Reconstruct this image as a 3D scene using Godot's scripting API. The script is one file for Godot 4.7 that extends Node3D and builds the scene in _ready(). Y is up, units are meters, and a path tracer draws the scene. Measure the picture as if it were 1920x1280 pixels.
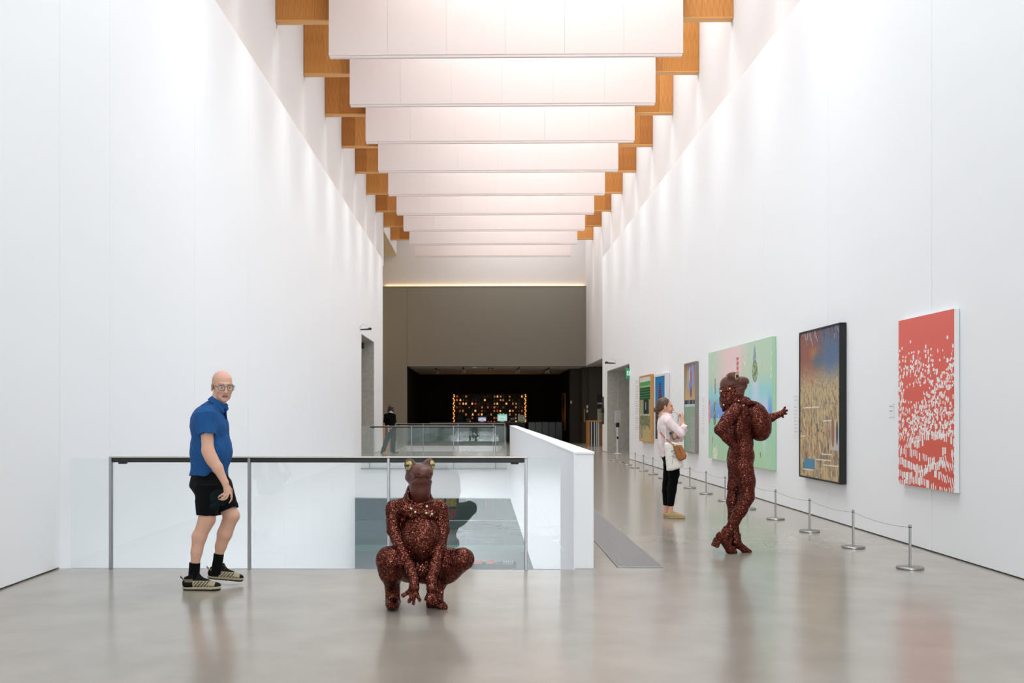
extends Node3D
# A tall white gallery hall looking along -z. x runs to the right, "deep" numbers are metres away from the lens (z = -deep).

const EYE := 1.38          # height of the lens
const LEFT := -3.78        # face of the left wall lining
const RIGHT := 4.5         # face of the right wall lining
const WELL_LEFT := -3.97   # faces of the roof well above the linings
const WELL_RIGHT := 4.79
const LINING_TOP := 7.24
const BAY := 3.07          # roof beam spacing
const BEAM := 19.55        # depth of the first beam in view

var rng := RandomNumberGenerator.new()
var taken := {}
var M := {}


func _ready() -> void:
	rng.seed = 20240611
	camera_and_sky()
	hall_lights()
	materials()
	shell()
	roof()
	rear_room()
	lower_level()
	openings()
	balustrades()
	paintings()
	stanchions()
	signs_and_fittings()
	people()
	frogs()


func camera_and_sky() -> void:
	var cam := Camera3D.new()
	cam.name = "camera"
	cam.projection = Camera3D.PROJECTION_FRUSTUM
	cam.near = 0.1
	cam.far = 200.0
	cam.size = 0.1 * 1280.0 / 1920.0          # focal length of one frame width
	cam.frustum_offset = Vector2(0.0466, 0.0708) * 0.1
	cam.position = Vector3(0, EYE, 0)
	cam.rotation.y = 0.01745
	add_child(cam)
	cam.current = true
	var e := Environment.new()
	e.background_mode = Environment.BG_SKY
	var s := ProceduralSkyMaterial.new()
	s.sky_top_color = Color(0.72, 0.80, 0.90)
	s.sky_horizon_color = Color(0.93, 0.95, 0.97)
	s.ground_horizon_color = Color(0.80, 0.82, 0.80)
	s.ground_bottom_color = Color(0.55, 0.56, 0.52)
	s.sky_energy_multiplier = 1.0
	e.sky = Sky.new()
	e.sky.sky_material = s
	e.background_energy_multiplier = SKY_ENERGY
	e.tonemap_mode = Environment.TONE_MAPPER_LINEAR
	e.tonemap_exposure = EXPOSURE
	e.sdfgi_enabled = true
	e.ssao_enabled = true
	e.ssil_enabled = true
	var w := WorldEnvironment.new()
	w.name = "world_environment"
	w.environment = e
	add_child(w)


const EXPOSURE := 1.12
const SKY_ENERGY := 2.0
const UNSEEN_LAYLIGHT := 1.66      # brightness of the unseen roof light panels
const UNSEEN_WINDOW := 3.2        # daylight in the unseen window behind the viewer
const COVE := 0.55


func area(called: String, at: Vector3, size: Vector2, turn: Vector3, color: Color, energy: float) -> void:
	var l := AreaLight3D.new()
	l.name = called
	l.position = at
	l.rotation = turn
	l.area_size = size
	l.area_normalize_energy = false
	l.light_color = color
	l.light_energy = energy
	l.area_range = 80.0
	l.shadow_enabled = true
	add_child(l, true)


func hall_lights() -> void:
	# unseen roof lights placed to light the hall, one per bay (their glowing panels are built in roof())
	for k in range(-8, 9):
		var d := BEAM + BAY * (k + 0.5)
		area("unseen_bay_light", Vector3(1.3, 10.95, -d), Vector2(5.6, 1.9), Vector3(-PI / 2, 0, 0), Color(0.965, 0.985, 1.0), UNSEEN_LAYLIGHT * (0.4 if k < -3 else 0.78 if k == 8 else 1.0))
	# warm strips hidden on top of both linings and of the dark rear wall
	area("cove_light", Vector3(LEFT - 0.095, LINING_TOP + 0.04, -24.0), Vector2(0.05, 28.0), Vector3(PI / 2, 0, 0), Color(1.0, 0.72, 0.42), COVE)
	area("cove_light", Vector3(RIGHT + 0.14, LINING_TOP + 0.04, -24.0), Vector2(0.05, 28.0), Vector3(PI / 2, 0, 0), Color(1.0, 0.72, 0.42), COVE)
	area("cove_light", Vector3(0.1, 7.31, -47.555), Vector2(9.2, 0.05), Vector3(PI / 2, 0, 0), Color(1.0, 0.84, 0.62), COVE * 4.5)
	# daylight from an unseen window behind the viewer, placed to light what faces it
	area("unseen_window_light", Vector3(0.3, 2.8, 12.9), Vector2(5.1, 3.7), Vector3.ZERO, Color(0.95, 0.98, 1.0), UNSEEN_WINDOW)
	# unseen warm lamp, placed to light the soffit of the side recess
	area("unseen_recess_light", Vector3(-6.9, 3.1, -43.2), Vector2(0.4, 6.0), Vector3(PI / 2, 0, 0), Color(1.0, 0.90, 0.72), 3.0)
	# lower level: unseen lamp lighting the framed panels, unseen window lighting the left wall
	area("unseen_lower_light", Vector3(-1.9, -1.25, -49.0), Vector2(3.0, 1.0), Vector3(-PI / 2 + 0.5, 0, 0), Color(0.95, 0.95, 1.0), 1.6)
	area("unseen_lower_window_light", Vector3(8.85, -3.0, -19.0), Vector2(26.0, 2.6), Vector3(0, PI / 2, 0), Color(0.93, 0.97, 1.0), 0.7)


# ---------------------------------------------------------------- helpers

class MB:
	var v := PackedVector3Array()
	var n := PackedVector3Array()
	var c := PackedColorArray()
	var u := PackedVector2Array()
	var ix := PackedInt32Array()
	var col := Color.WHITE
	var tf := Transform3D()

	func tri(a: Vector3, b: Vector3, d: Vector3, na: Vector3, nb: Vector3, nd: Vector3) -> void:
		var i := v.size()
		if (b - a).cross(d - a).dot(na + nb + nd) > 0.0:
			var t := b; b = d; d = t
			t = nb; nb = nd; nd = t
		v.append_array([tf * a, tf * b, tf * d])
		n.append_array([tf.basis * na, tf.basis * nb, tf.basis * nd])
		c.append_array([col, col, col])
		u.append_array([Vector2(), Vector2(), Vector2()])
		ix.append_array([i, i + 1, i + 2])

	func quad(a: Vector3, b: Vector3, d: Vector3, e: Vector3, nn: Vector3, uvs := []) -> void:
		var i := v.size()
		v.append_array([tf * a, tf * b, tf * d, tf * e])
		var m := tf.basis * nn
		n.append_array([m, m, m, m])
		c.append_array([col, col, col, col])
		if uvs.size() == 4:
			u.append_array(uvs)
		else:
			u.append_array([Vector2(), Vector2(), Vector2(), Vector2()])
		if (b - a).cross(d - a).dot(nn) > 0.0:
			ix.append_array([i, i + 2, i + 1, i, i + 3, i + 2])
		else:
			ix.append_array([i, i + 1, i + 2, i, i + 2, i + 3])

	# a box from corner to corner with chamfered edges
	func box(lo: Vector3, hi: Vector3, r := 0.0) -> void:
		var ce := (lo + hi) / 2.0
		var h := (hi - lo).abs() / 2.0
		r = minf(r, minf(h.x, minf(h.y, h.z)) * 0.95)
		for ax in 3:
			var b := (ax + 1) % 3
			var d := (ax + 2) % 3
			for s in [-1.0, 1.0]:
				var nn := Vector3()
				nn[ax] = s
				var q := []
				for k in [[-1, -1], [1, -1], [1, 1], [-1, 1]]:
					var p := Vector3()
					p[ax] = s * h[ax]
					p[b] = k[0] * (h[b] - r)
					p[d] = k[1] * (h[d] - r)
					q.append(ce + p)
				quad(q[0], q[1], q[2], q[3], nn)
			if r > 0.0:
				for s in [-1.0, 1.0]:
					for t in [-1.0, 1.0]:
						var nn := Vector3()
						nn[b] = s
						nn[d] = t
						nn = nn.normalized()
						var q := []
						for k in [[-1, 0], [1, 0], [1, 1], [-1, 1]]:
							var p := Vector3()
							p[ax] = k[0] * (h[ax] - r)
							p[b] = s * (h[b] - (r if k[1] else 0.0))
							p[d] = t * (h[d] - (0.0 if k[1] else r))
							q.append(ce + p)
						quad(q[0], q[1], q[2], q[3], nn)
		if r > 0.0:
			for x in [-1.0, 1.0]:
				for y in [-1.0, 1.0]:
					for z in [-1.0, 1.0]:
						var g := Vector3(x, y, z)
						var nn := g.normalized()
						tri(ce + g * Vector3(h.x, h.y - r, h.z - r), ce + g * Vector3(h.x - r, h.y, h.z - r), ce + g * Vector3(h.x - r, h.y - r, h.z), nn, nn, nn)

	# a tube along points; radii one number or a list
	func tube(pts: Array, radii, sides := 8, flat := 1.0, caps := true) -> void:
		var rings := []
		var up := Vector3(0.13, 0.97, 0.2)
		for i in pts.size():
			var dir: Vector3 = (pts[mini(i + 1, pts.size() - 1)] - pts[maxi(i - 1, 0)]).normalized()
			var sx := up.cross(dir)
			if sx.length() < 0.05:
				sx = Vector3(1, 0, 0.1).cross(dir)
			sx = sx.normalized()
			var sy := dir.cross(sx).normalized()
			up = sy if i else sy
			var r: float = radii[i] if radii is Array else radii
			var ring := []
			for k in sides:
				var a := TAU * k / sides
				ring.append([pts[i] + sx * cos(a) * r + sy * sin(a) * r * flat, (sx * cos(a) + sy * sin(a)).normalized()])
			rings.append(ring)
		for i in pts.size() - 1:
			for k in sides:
				var q := (k + 1) % sides
				tri(rings[i][k][0], rings[i][q][0], rings[i + 1][q][0], rings[i][k][1], rings[i][q][1], rings[i + 1][q][1])
				tri(rings[i][k][0], rings[i + 1][q][0], rings[i + 1][k][0], rings[i][k][1], rings[i + 1][q][1], rings[i + 1][k][1])
		if caps:
			for e in [0, pts.size() - 1]:
				var dir: Vector3 = (pts[1] - pts[0]) if e == 0 else (pts[-2] - pts[-1])
				var nn := -dir.normalized()
				for k in sides:
					tri(pts[e], rings[e][k][0], rings[e][(k + 1) % sides][0], nn, nn, nn)

	# profile of [radius, height] turned round the y axis at a place
	func lathe(profile: Array, at: Vector3, sides := 24) -> void:
		for i in profile.size() - 1:
			var p0: Array = profile[i]
			var p1: Array = profile[i + 1]
			var sl := Vector2(p1[1] - p0[1], -(p1[0] - p0[0])).normalized()
			for k in sides:
				var a := TAU * k / sides
				var b := TAU * (k + 1) / sides
				var ca := Vector3(cos(a), 0, sin(a))
				var cb := Vector3(cos(b), 0, sin(b))
				var na := ca * sl.x + Vector3(0, sl.y, 0)
				var nb := cb * sl.x + Vector3(0, sl.y, 0)
				tri(at + ca * p0[0] + Vector3(0, p0[1], 0), at + cb * p0[0] + Vector3(0, p0[1], 0), at + cb * p1[0] + Vector3(0, p1[1], 0), na, nb, nb)
				tri(at + ca * p0[0] + Vector3(0, p0[1], 0), at + cb * p1[0] + Vector3(0, p1[1], 0), at + ca * p1[0] + Vector3(0, p1[1], 0), na, nb, na)

	func ball(at: Vector3, r: Vector3, bas := Basis(), rings := 10, sides := 16) -> void:
		for i in rings:
			var t0 := PI * i / rings
			var t1 := PI * (i + 1) / rings
			for k in sides:
				var q := []
				for e in [[t0, k], [t0, k + 1], [t1, k + 1], [t1, k]]:
					var a: float = TAU * e[1] / sides
					q.append(Vector3(sin(e[0]) * cos(a), cos(e[0]), sin(e[0]) * sin(a)))
				var pn := []
				for s in q:
					pn.append([at + bas * (s * r), bas * (s / r).normalized()])
				if i > 0:
					tri(pn[0][0], pn[1][0], pn[2][0], pn[0][1], pn[1][1], pn[2][1])
				if i < rings - 1:
					tri(pn[0][0], pn[2][0], pn[3][0], pn[0][1], pn[2][1], pn[3][1])

	# an outline (x, y) given a thickness along z
	func plate(outline: PackedVector2Array, z0: float, z1: float) -> void:
		var t := Geometry2D.triangulate_polygon(outline)
		for k in range(0, t.size(), 3):
			for z in [z0, z1]:
				var nn := Vector3(0, 0, signf(z - (z0 + z1) / 2.0))
				var a := outline[t[k]]
				var b := outline[t[k + 1]]
				var d := outline[t[k + 2]]
				tri(Vector3(a.x, a.y, z), Vector3(b.x, b.y, z), Vector3(d.x, d.y, z), nn, nn, nn)
		var sgn := -1.0 if Geometry2D.is_polygon_clockwise(outline) else 1.0
		for k in outline.size():
			var a := outline[k]
			var b := outline[(k + 1) % outline.size()]
			var e := (b - a).normalized()
			quad(Vector3(a.x, a.y, z0), Vector3(b.x, b.y, z0), Vector3(b.x, b.y, z1), Vector3(a.x, a.y, z1), Vector3(e.y, -e.x, 0) * sgn)

	func mesh() -> ArrayMesh:
		var a := []
		a.resize(Mesh.ARRAY_MAX)
		a[Mesh.ARRAY_VERTEX] = v
		a[Mesh.ARRAY_NORMAL] = n
		a[Mesh.ARRAY_COLOR] = c
		a[Mesh.ARRAY_TEX_UV] = u
		a[Mesh.ARRAY_INDEX] = ix
		var m := ArrayMesh.new()
		m.add_surface_from_arrays(Mesh.PRIMITIVE_TRIANGLES, a)
		return m


func numbered(called: String) -> String:
	var k: int = taken.get(called, -1) + 1
	taken[called] = k
	return called if k == 0 else "%s_%03d" % [called, k]


func thing(called: String, label: String, category: String, at := Vector3.ZERO, turn := 0.0, group := "") -> Node3D:
	var o := Node3D.new()
	o.name = numbered(called)
	o.position = at
	o.rotation.y = turn
	tag(o, label, category, group)
	add_child(o, true)
	return o


func tag(o: Node, label: String, category: String, group := "") -> void:
	o.set_meta("label", label)
	o.set_meta("category", category)
	if group:
		o.set_meta("group", group)


func obj(called: String, mb, mat: Material, parent: Node = self, label := "") -> MeshInstance3D:
	var o := MeshInstance3D.new()
	if parent == self:
		o.name = numbered(called)
	else:
		var k := 0
		var nm := called
		while parent.has_node(NodePath(nm)):
			k += 1
			nm = "%s_%03d" % [called, k]
		o.name = nm
	o.mesh = mb.mesh() if mb is MB else mb
	o.material_override = mat
	parent.add_child(o, true)
	if label:
		o.set_meta("label", label)
	return o


func struct(called: String, mb, mat: Material, label: String, parent: Node = self) -> MeshInstance3D:
	var o := obj(called, mb, mat, parent)
	if parent == self:
		o.set_meta("kind", "structure")
		o.set_meta("label", label)
	return o


func dup(root: Node3D, at: Vector3, label: String, turn := 0.0) -> Node3D:
	var r: Node3D = root.duplicate()
	r.name = numbered(String(root.name).rstrip("0123456789_"))
	add_child(r, true)
	r.position = at
	r.rotation.y = turn
	r.set_meta("label", label)
	return r


# a box of the hall: x from-to, height from-to, depth from-to
func room_box(m: MB, x0: float, x1: float, y0: float, y1: float, d0: float, d1: float, r := 0.0) -> void:
	m.box(Vector3(x0, y0, -d1), Vector3(x1, y1, -d0), r)


func slab(x0: float, x1: float, y0: float, y1: float, d0: float, d1: float, r := 0.0) -> MB:
	var m := MB.new()
	room_box(m, x0, x1, y0, y1, d0, d1, r)
	return m


func mat(srgb: Color, rough := 0.6, metal := 0.0, spec := 0.5) -> StandardMaterial3D:
	var m := StandardMaterial3D.new()
	m.albedo_color = srgb
	m.roughness = rough
	m.metallic = metal
	m.metallic_specular = spec
	return m


func noise(freq: float, ramp: Array, octaves := 4, size := 512, kind := FastNoiseLite.TYPE_SIMPLEX_SMOOTH, sd := 1) -> NoiseTexture2D:
	var f := FastNoiseLite.new()
	f.noise_type = kind
	f.frequency = freq
	f.fractal_octaves = octaves
	f.seed = sd
	var t := NoiseTexture2D.new()
	t.width = size
	t.height = size
	t.seamless = true
	t.noise = f
	if ramp.size():
		var g := Gradient.new()
		g.offsets = PackedFloat32Array([0.0, 1.0]) if ramp.size() == 2 else PackedFloat32Array([0.0, 0.5, 1.0])
		g.colors = PackedColorArray(ramp)
		t.color_ramp = g
	return t


func tri_map(m: StandardMaterial3D, scale: Vector3, world := false) -> StandardMaterial3D:
	m.uv1_triplanar = true
	m.uv1_world_triplanar = world
	m.uv1_scale = scale
	return m


func glow(c: Color, energy: float) -> StandardMaterial3D:
	var m := mat(Color(0.8, 0.8, 0.8), 0.6)
	m.emission_enabled = true
	m.emission = c
	m.emission_energy_multiplier = energy
	return m


func materials() -> void:
	M.white = mat(Color(0.945, 0.95, 0.955), 0.75, 0.0, 0.3)
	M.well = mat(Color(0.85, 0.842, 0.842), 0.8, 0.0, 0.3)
	M.parapet = mat(Color(0.95, 0.952, 0.958), 0.6, 0.0, 0.4)
	M.baffle = mat(Color(0.885, 0.855, 0.85), 0.85, 0.0, 0.2)
	var fl := mat(Color(0.97, 0.97, 0.97), 1.0, 0.0, 0.6)
	fl.albedo_texture = noise(0.006, [Color(0.60, 0.57, 0.525), Color(0.63, 0.60, 0.555), Color(0.66, 0.63, 0.585)], 6, 1024)
	fl.roughness_texture = noise(0.01, [Color(0.178, 0.178, 0.178), Color(0.192, 0.192, 0.192)], 5, 512, FastNoiseLite.TYPE_SIMPLEX_SMOOTH, 7)
	tri_map(fl, Vector3(0.22, 0.22, 0.22), true)
	M.floor = fl
	M.slab = mat(Color(0.66, 0.68, 0.69), 0.4)
	var dk := mat(Color(1, 1, 1), 0.9, 0.0, 0.2)
	dk.albedo_texture = noise(0.25, [Color(0.515, 0.50, 0.465), Color(0.595, 0.58, 0.54)], 3, 512)
	tri_map(dk, Vector3(0.8, 0.8, 0.8), true)
	M.dark_wall = dk
	M.black_wall = mat(Color(0.115, 0.105, 0.095), 0.85, 0.0, 0.2)
	M.brown_wall = mat(Color(0.31, 0.295, 0.27), 0.85, 0.0, 0.2)
	M.grey_soffit = mat(Color(0.90, 0.89, 0.87), 0.8)
	M.tan = mat(Color(0.78, 0.74, 0.64), 0.85)  # on the recess soffit, warm bounce light is put into this colour
	for k in 4:
		var w := mat(Color(1, 1, 1), 0.45, 0.0, 0.4)
		var b: Color = [Color(0.75, 0.51, 0.25), Color(0.71, 0.47, 0.22), Color(0.78, 0.54, 0.29), Color(0.67, 0.43, 0.20)][k]
		w.albedo_texture = noise(0.02, [b.darkened(0.12), b, b.lightened(0.10)], 5, 256, FastNoiseLite.TYPE_SIMPLEX_SMOOTH, 20 + k)
		tri_map(w, Vector3(9.0, 0.5, 9.0), true)
		M["wood%d" % k] = w
	M.wood_edge = mat(Color(0.83, 0.62, 0.36), 0.45)
	M.oak = mat(Color(0.80, 0.60, 0.36), 0.5)
	M.steel = mat(Color(0.66, 0.66, 0.65), 0.32, 1.0)
	M.post = mat(Color(0.64, 0.64, 0.65), 0.42, 0.75)
	M.rail_black = mat(Color(0.10, 0.10, 0.10), 0.5)
	M.rail_top = mat(Color(0.74, 0.73, 0.70), 0.45, 0.6)
	M.black = mat(Color(0.06, 0.06, 0.06), 0.6)
	M.charcoal = mat(Color(0.16, 0.16, 0.16), 0.6)
	M.plate_white = mat(Color(0.9, 0.9, 0.9), 0.5)
	M.concrete = tri_map(mat(Color(1, 1, 1), 0.8), Vector3(0.5, 0.5, 0.5), true)
	M.concrete.albedo_texture = noise(0.02, [Color(0.68, 0.68, 0.655), Color(0.76, 0.76, 0.735)], 5, 512, FastNoiseLite.TYPE_SIMPLEX_SMOOTH, 31)
	var g := mat(Color(0.56, 0.78, 0.73, 0.045), 0.0, 0.0, 0.5)
	g.transparency = BaseMaterial3D.TRANSPARENCY_ALPHA
	M.glass = g
	var clear := mat(Color(0.9, 0.95, 0.95, 0.04), 0.0)
	clear.transparency = BaseMaterial3D.TRANSPARENCY_ALPHA
	M.clear = clear
	M.panel_glow = glow(Color(0.965, 0.985, 1.0), 1.2)
	M.warm_glow = glow(Color(1.0, 0.78, 0.48), 2.0)
	M.amber_glow = glow(Color(1.0, 0.62, 0.24), 1.4)


# ---------------------------------------------------------------- the building

func lining_panels(parent: Node, x0: float, x1: float, spans: Array) -> void:
	# wall lining boards with fine open joints: spans are [height from, to, depth from, to]
	for s in spans:
		var edges := [s[2]]
		for k in range(-12, 8):
			var d := BEAM + BAY * k
			if d > s[2] + 0.2 and d < s[3] - 0.2:
				edges.append(d)
		edges.append(s[3])
		for k in edges.size() - 1:
			obj("panel", slab(x0, x1, s[0], s[1], edges[k] + 0.003, edges[k + 1] - 0.003, 0.002), M.white, parent)


func shell() -> void:
	# floors: the polished concrete deck round the two voids
	var f := MB.new()
	room_box(f, -4.4, 5.0, -0.35, 0.0, -13.0, 9.1)
	room_box(f, 0.82, 6.2, -0.35, 0.0, 9.1, 30.4)
	room_box(f, -8.0, 9.5, -0.35, 0.0, 30.4, 37.7)
	room_box(f, -8.0, -3.3, -0.35, 0.0, 37.7, 44.5)
	room_box(f, 0.86, 9.5, -0.35, 0.0, 37.7, 44.5)
	room_box(f, -8.0, 9.5, -0.35, 0.0, 44.5, 58.5)
	struct("floor", f, M.floor, "polished pale concrete gallery floor with soft reflections")
	# white edges that hang down round the near void and the far one
	var b := MB.new()
	room_box(b, -3.97, 0.82, -1.09, -0.35, 30.4, 30.7)
	room_box(b, -3.97, 0.82, -0.35, -0.001, 30.39, 30.41)
	room_box(b, 0.82, 1.05, -1.09, -0.35, 8.8, 30.7)
	room_box(b, 0.815, 0.83, -0.35, -0.001, 9.1, 30.39)
	room_box(b, -3.97, 1.05, -1.09, -0.35, 8.8, 9.1)
	room_box(b, -3.3, 0.86, -1.09, -0.35, 44.5, 44.7)
	room_box(b, -3.3, 0.86, -0.35, -0.001, 44.49, 44.51)
	room_box(b, -3.3, 0.86, -1.09, -0.35, 37.5, 37.7)
	struct("trim_1", b, M.parapet, "white painted slab edges round the open voids")
	# left wall: structural wall behind, lined boards in front; the lower part drops into the void
	var wl := Node3D.new()
	wl.name = "wall_left"
	wl.set_meta("kind", "structure")
	wl.set_meta("label", "tall white lined wall on the left of the hall")
	add_child(wl)
	var s := MB.new()
	room_box(s, -4.4, WELL_LEFT, 0.0, 11.3, -13.0, 32.0)
	room_box(s, -4.4, WELL_LEFT, 3.9, 11.3, 32.0, 35.8)
	room_box(s, -4.4, WELL_LEFT, 0.0, 11.3, 35.8, 38.9)
	room_box(s, -4.4, WELL_LEFT, 8.9, 11.3, 38.9, 47.6)
	room_box(s, -4.4, WELL_LEFT, -4.6, 0.0, 9.1, 30.4)
	room_box(s, -4.4, LEFT, -4.6, -0.35, -1.0, 9.1)
	obj("wall_core", s, M.well, wl)
	lining_panels(wl, WELL_LEFT, LEFT, [[0.012, LINING_TOP, -13.0, 9.1], [-4.6, LINING_TOP, 9.1, 30.4], [0.012, LINING_TOP, 30.4, 32.0], [3.9, LINING_TOP, 32.0, 35.8], [0.012, LINING_TOP, 35.8, 38.9]])
	# right wall
	var wr := Node3D.new()
	wr.name = "wall_right"
	wr.set_meta("kind", "structure")
	wr.set_meta("label", "tall white lined wall on the right, hung with paintings")
	add_child(wr)
	s = MB.new()
	room_box(s, WELL_RIGHT, 5.2, 0.0, 11.3, -13.0, 31.4)
	room_box(s, WELL_RIGHT, 5.2, 2.93, 11.3, 31.4, 37.0)
	room_box(s, WELL_RIGHT, 5.2, 0.0, 11.3, 37.0, 38.4)
	room_box(s, WELL_RIGHT, 5.2, 3.59, 11.3, 38.4, 47.6)
	obj("wall_core", s, M.well, wr)
	lining_panels(wr, RIGHT, WELL_RIGHT, [[0.012, LINING_TOP, -13.0, 31.4], [2.93, LINING_TOP, 31.4, 37.0], [0.012, LINING_TOP, 37.0, 38.4]])
	# the well's boards above the linings
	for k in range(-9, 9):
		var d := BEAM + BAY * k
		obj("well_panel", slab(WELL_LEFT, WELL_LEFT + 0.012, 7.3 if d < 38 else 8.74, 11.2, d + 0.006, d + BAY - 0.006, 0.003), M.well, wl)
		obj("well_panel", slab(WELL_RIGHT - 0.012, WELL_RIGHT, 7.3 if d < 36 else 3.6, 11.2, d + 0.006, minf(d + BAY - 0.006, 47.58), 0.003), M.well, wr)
	# left alcove behind the wall end: ceiling and outer wall
	var al := MB.new()
	room_box(al, -8.0, -4.4, 8.73, 9.0, 38.9, 47.6)
	room_box(al, -4.4, -3.975, 8.73, 8.9, 38.9, 47.6)
	room_box(al, -8.3, -8.0, 0.0, 9.0, 30.0, 47.6)
	struct("ceiling_2", al, M.tan, "soffit over the side recess at the far left, warm bounce painted tan")
	var ul := obj("unseen_uplight", slab(-7.1, -6.7, 2.9, 3.08, 40.2, 46.2, 0.01), M.warm_glow)  # out of view, gives the recess soffit its warm light
	tag(ul, "unseen long warm lamp in the far left recess, placed to light its soffit", "unseen_uplight")
	var lb := MB.new()
	room_box(lb, -8.3, -4.4, 0.0, 9.0, 38.6, 38.9)
	room_box(lb, -8.3, -4.4, 0.0, 4.5, 30.0, 30.4)
	struct("wall_recess", lb, M.white, "white side walls of the recess at the far left")
	# wall behind the lens with an unseen wide window, placed to light the hall
	var wb := MB.new()
	room_box(wb, -4.4, 5.2, 0.0, 0.9, -13.4, -13.0)
	room_box(wb, -4.4, 5.2, 4.7, 11.3, -13.4, -13.0)
	room_box(wb, -4.4, -2.3, 0.9, 4.7, -13.4, -13.0)
	room_box(wb, 2.9, 5.2, 0.9, 4.7, -13.4, -13.0)
	struct("wall_back", wb, M.white, "white wall behind the viewer with an unseen wide window")
	var win := MB.new()
	for k in 5:
		var x := -2.3 + 5.2 * k / 4.0
		room_box(win, x - 0.04, x + 0.04, 0.9, 4.7, -13.3, -13.15, 0.004)
	for y in [0.94, 2.8, 4.66]:
		room_box(win, -2.3, 2.9, y - 0.04, y + 0.04, -13.3, -13.15, 0.004)
	var wn := struct("unseen_window_1", win, M.charcoal, "unseen dark framed window behind the viewer, placed to light the hall")
	for k in 4:
		obj("pane", slab(-2.26 + 5.2 * k / 4.0, -2.34 + 5.2 * (k + 1) / 4.0, 0.98, 4.62, -13.24, -13.22), M.clear, wn)


func roof() -> void:
	var c := MB.new()
	room_box(c, -4.4, 5.2, 11.2, 11.6, -13.4, 47.9)
	var roof_deck := struct("ceiling", c, M.white, "white roof deck above the beams")
	# unseen glowing panels, placed to light the hall, set under the roof between the beams
	for k in range(-8, 9):
		var d := BEAM + BAY * (k + 0.5)
		obj("unseen_light_panel", slab(-1.6, 4.2, 11.02, 11.2, d - 1.0, d + 1.0, 0.01), M.panel_glow, roof_deck)
	var words := ["nearest, cut by the top of the frame", "second from the front", "third from the front", "fourth from the front", "fifth from the front", "sixth from the front", "seventh from the front", "eighth from the front", "farthest, before the pale end wall"]
	for k in range(-2, 9):
		var d := BEAM + BAY * k
		var w: String = words[maxi(k, 0)]
		var hidden := k < 0
		# a beam faced with vertical boards of uneven width
		var t := thing("timber_beam", (("timber roof beam directly above the viewer" if k == -2 else "timber roof beam just in front of the viewer, above the frame") if hidden else "golden timber roof beam, " + w), "beam", Vector3(0, 8.9, -d), 0.0, "timber roof beams")
		rng.seed = 500 + k
		var x := WELL_LEFT + 0.016
		while x < WELL_RIGHT - 0.05:
			var bw := rng.randf_range(0.34, 0.46)
			if x + bw > WELL_RIGHT - 0.2:
				bw = WELL_RIGHT - 0.016 - x
			var m := MB.new()
			m.box(Vector3(x + 0.001, 0.03, -0.16), Vector3(x + bw - 0.001, 1.75, 0.0), 0.002)
			obj("board", m, M["wood%d" % rng.randi_range(0, 3)], t)
			x += bw
		var lip := MB.new()
		lip.box(Vector3(WELL_LEFT + 0.015, 0.0, -0.2), Vector3(WELL_RIGHT - 0.015, 0.03, 0.004), 0.004)
		obj("bottom_edge", lip, M.wood_edge, t)
		# a pale baffle of six panels hung in front of the beam
		var bd := d + (-0.06 if k < 8 else 0.0)
		var b := thing("roof_baffle", (("white roof baffle directly above the viewer" if k == -2 else "white roof baffle just in front of the viewer, above the frame") if hidden else "white six panel roof baffle, " + w), "baffle", Vector3(0, 8.13, -bd), 0.0, "hanging roof baffles")
		var bw2 := 6.70 / 6.0
		for p in 6:
			var m := MB.new()
			m.box(Vector3(-2.91 + bw2 * p + 0.0012, 0.05, 0.03), Vector3(-2.91 + bw2 * (p + 1) - 0.0012, 2.3, 0.12), 0.002)
			obj("panel", m, M.baffle, b)
		var core := MB.new()
		core.box(Vector3(-2.89, 0.0, 0.04), Vector3(3.77, 2.28, 0.112), 0.003)
		obj("core", core, M.baffle, b)
		for hx in [-2.0, 2.9]:
			var hg := MB.new()
			hg.box(Vector3(hx - 0.02, 1.2, 0.0), Vector3(hx + 0.02, 1.3, 0.05))
			obj("hanger", hg, M.steel, b)
	# warm strips on the lining tops
	for s in [[LEFT - 0.12, LEFT - 0.07], [RIGHT + 0.115, RIGHT + 0.165]]:
		var st := obj("cove_light_strip", slab(s[0], s[1], LINING_TOP, LINING_TOP + 0.02, 10.0, 38.0), M.warm_glow)
		tag(st, "warm light strip along the top of the %s wall lining" % ("left" if s[0] < 0 else "right"), "light strip")


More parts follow.
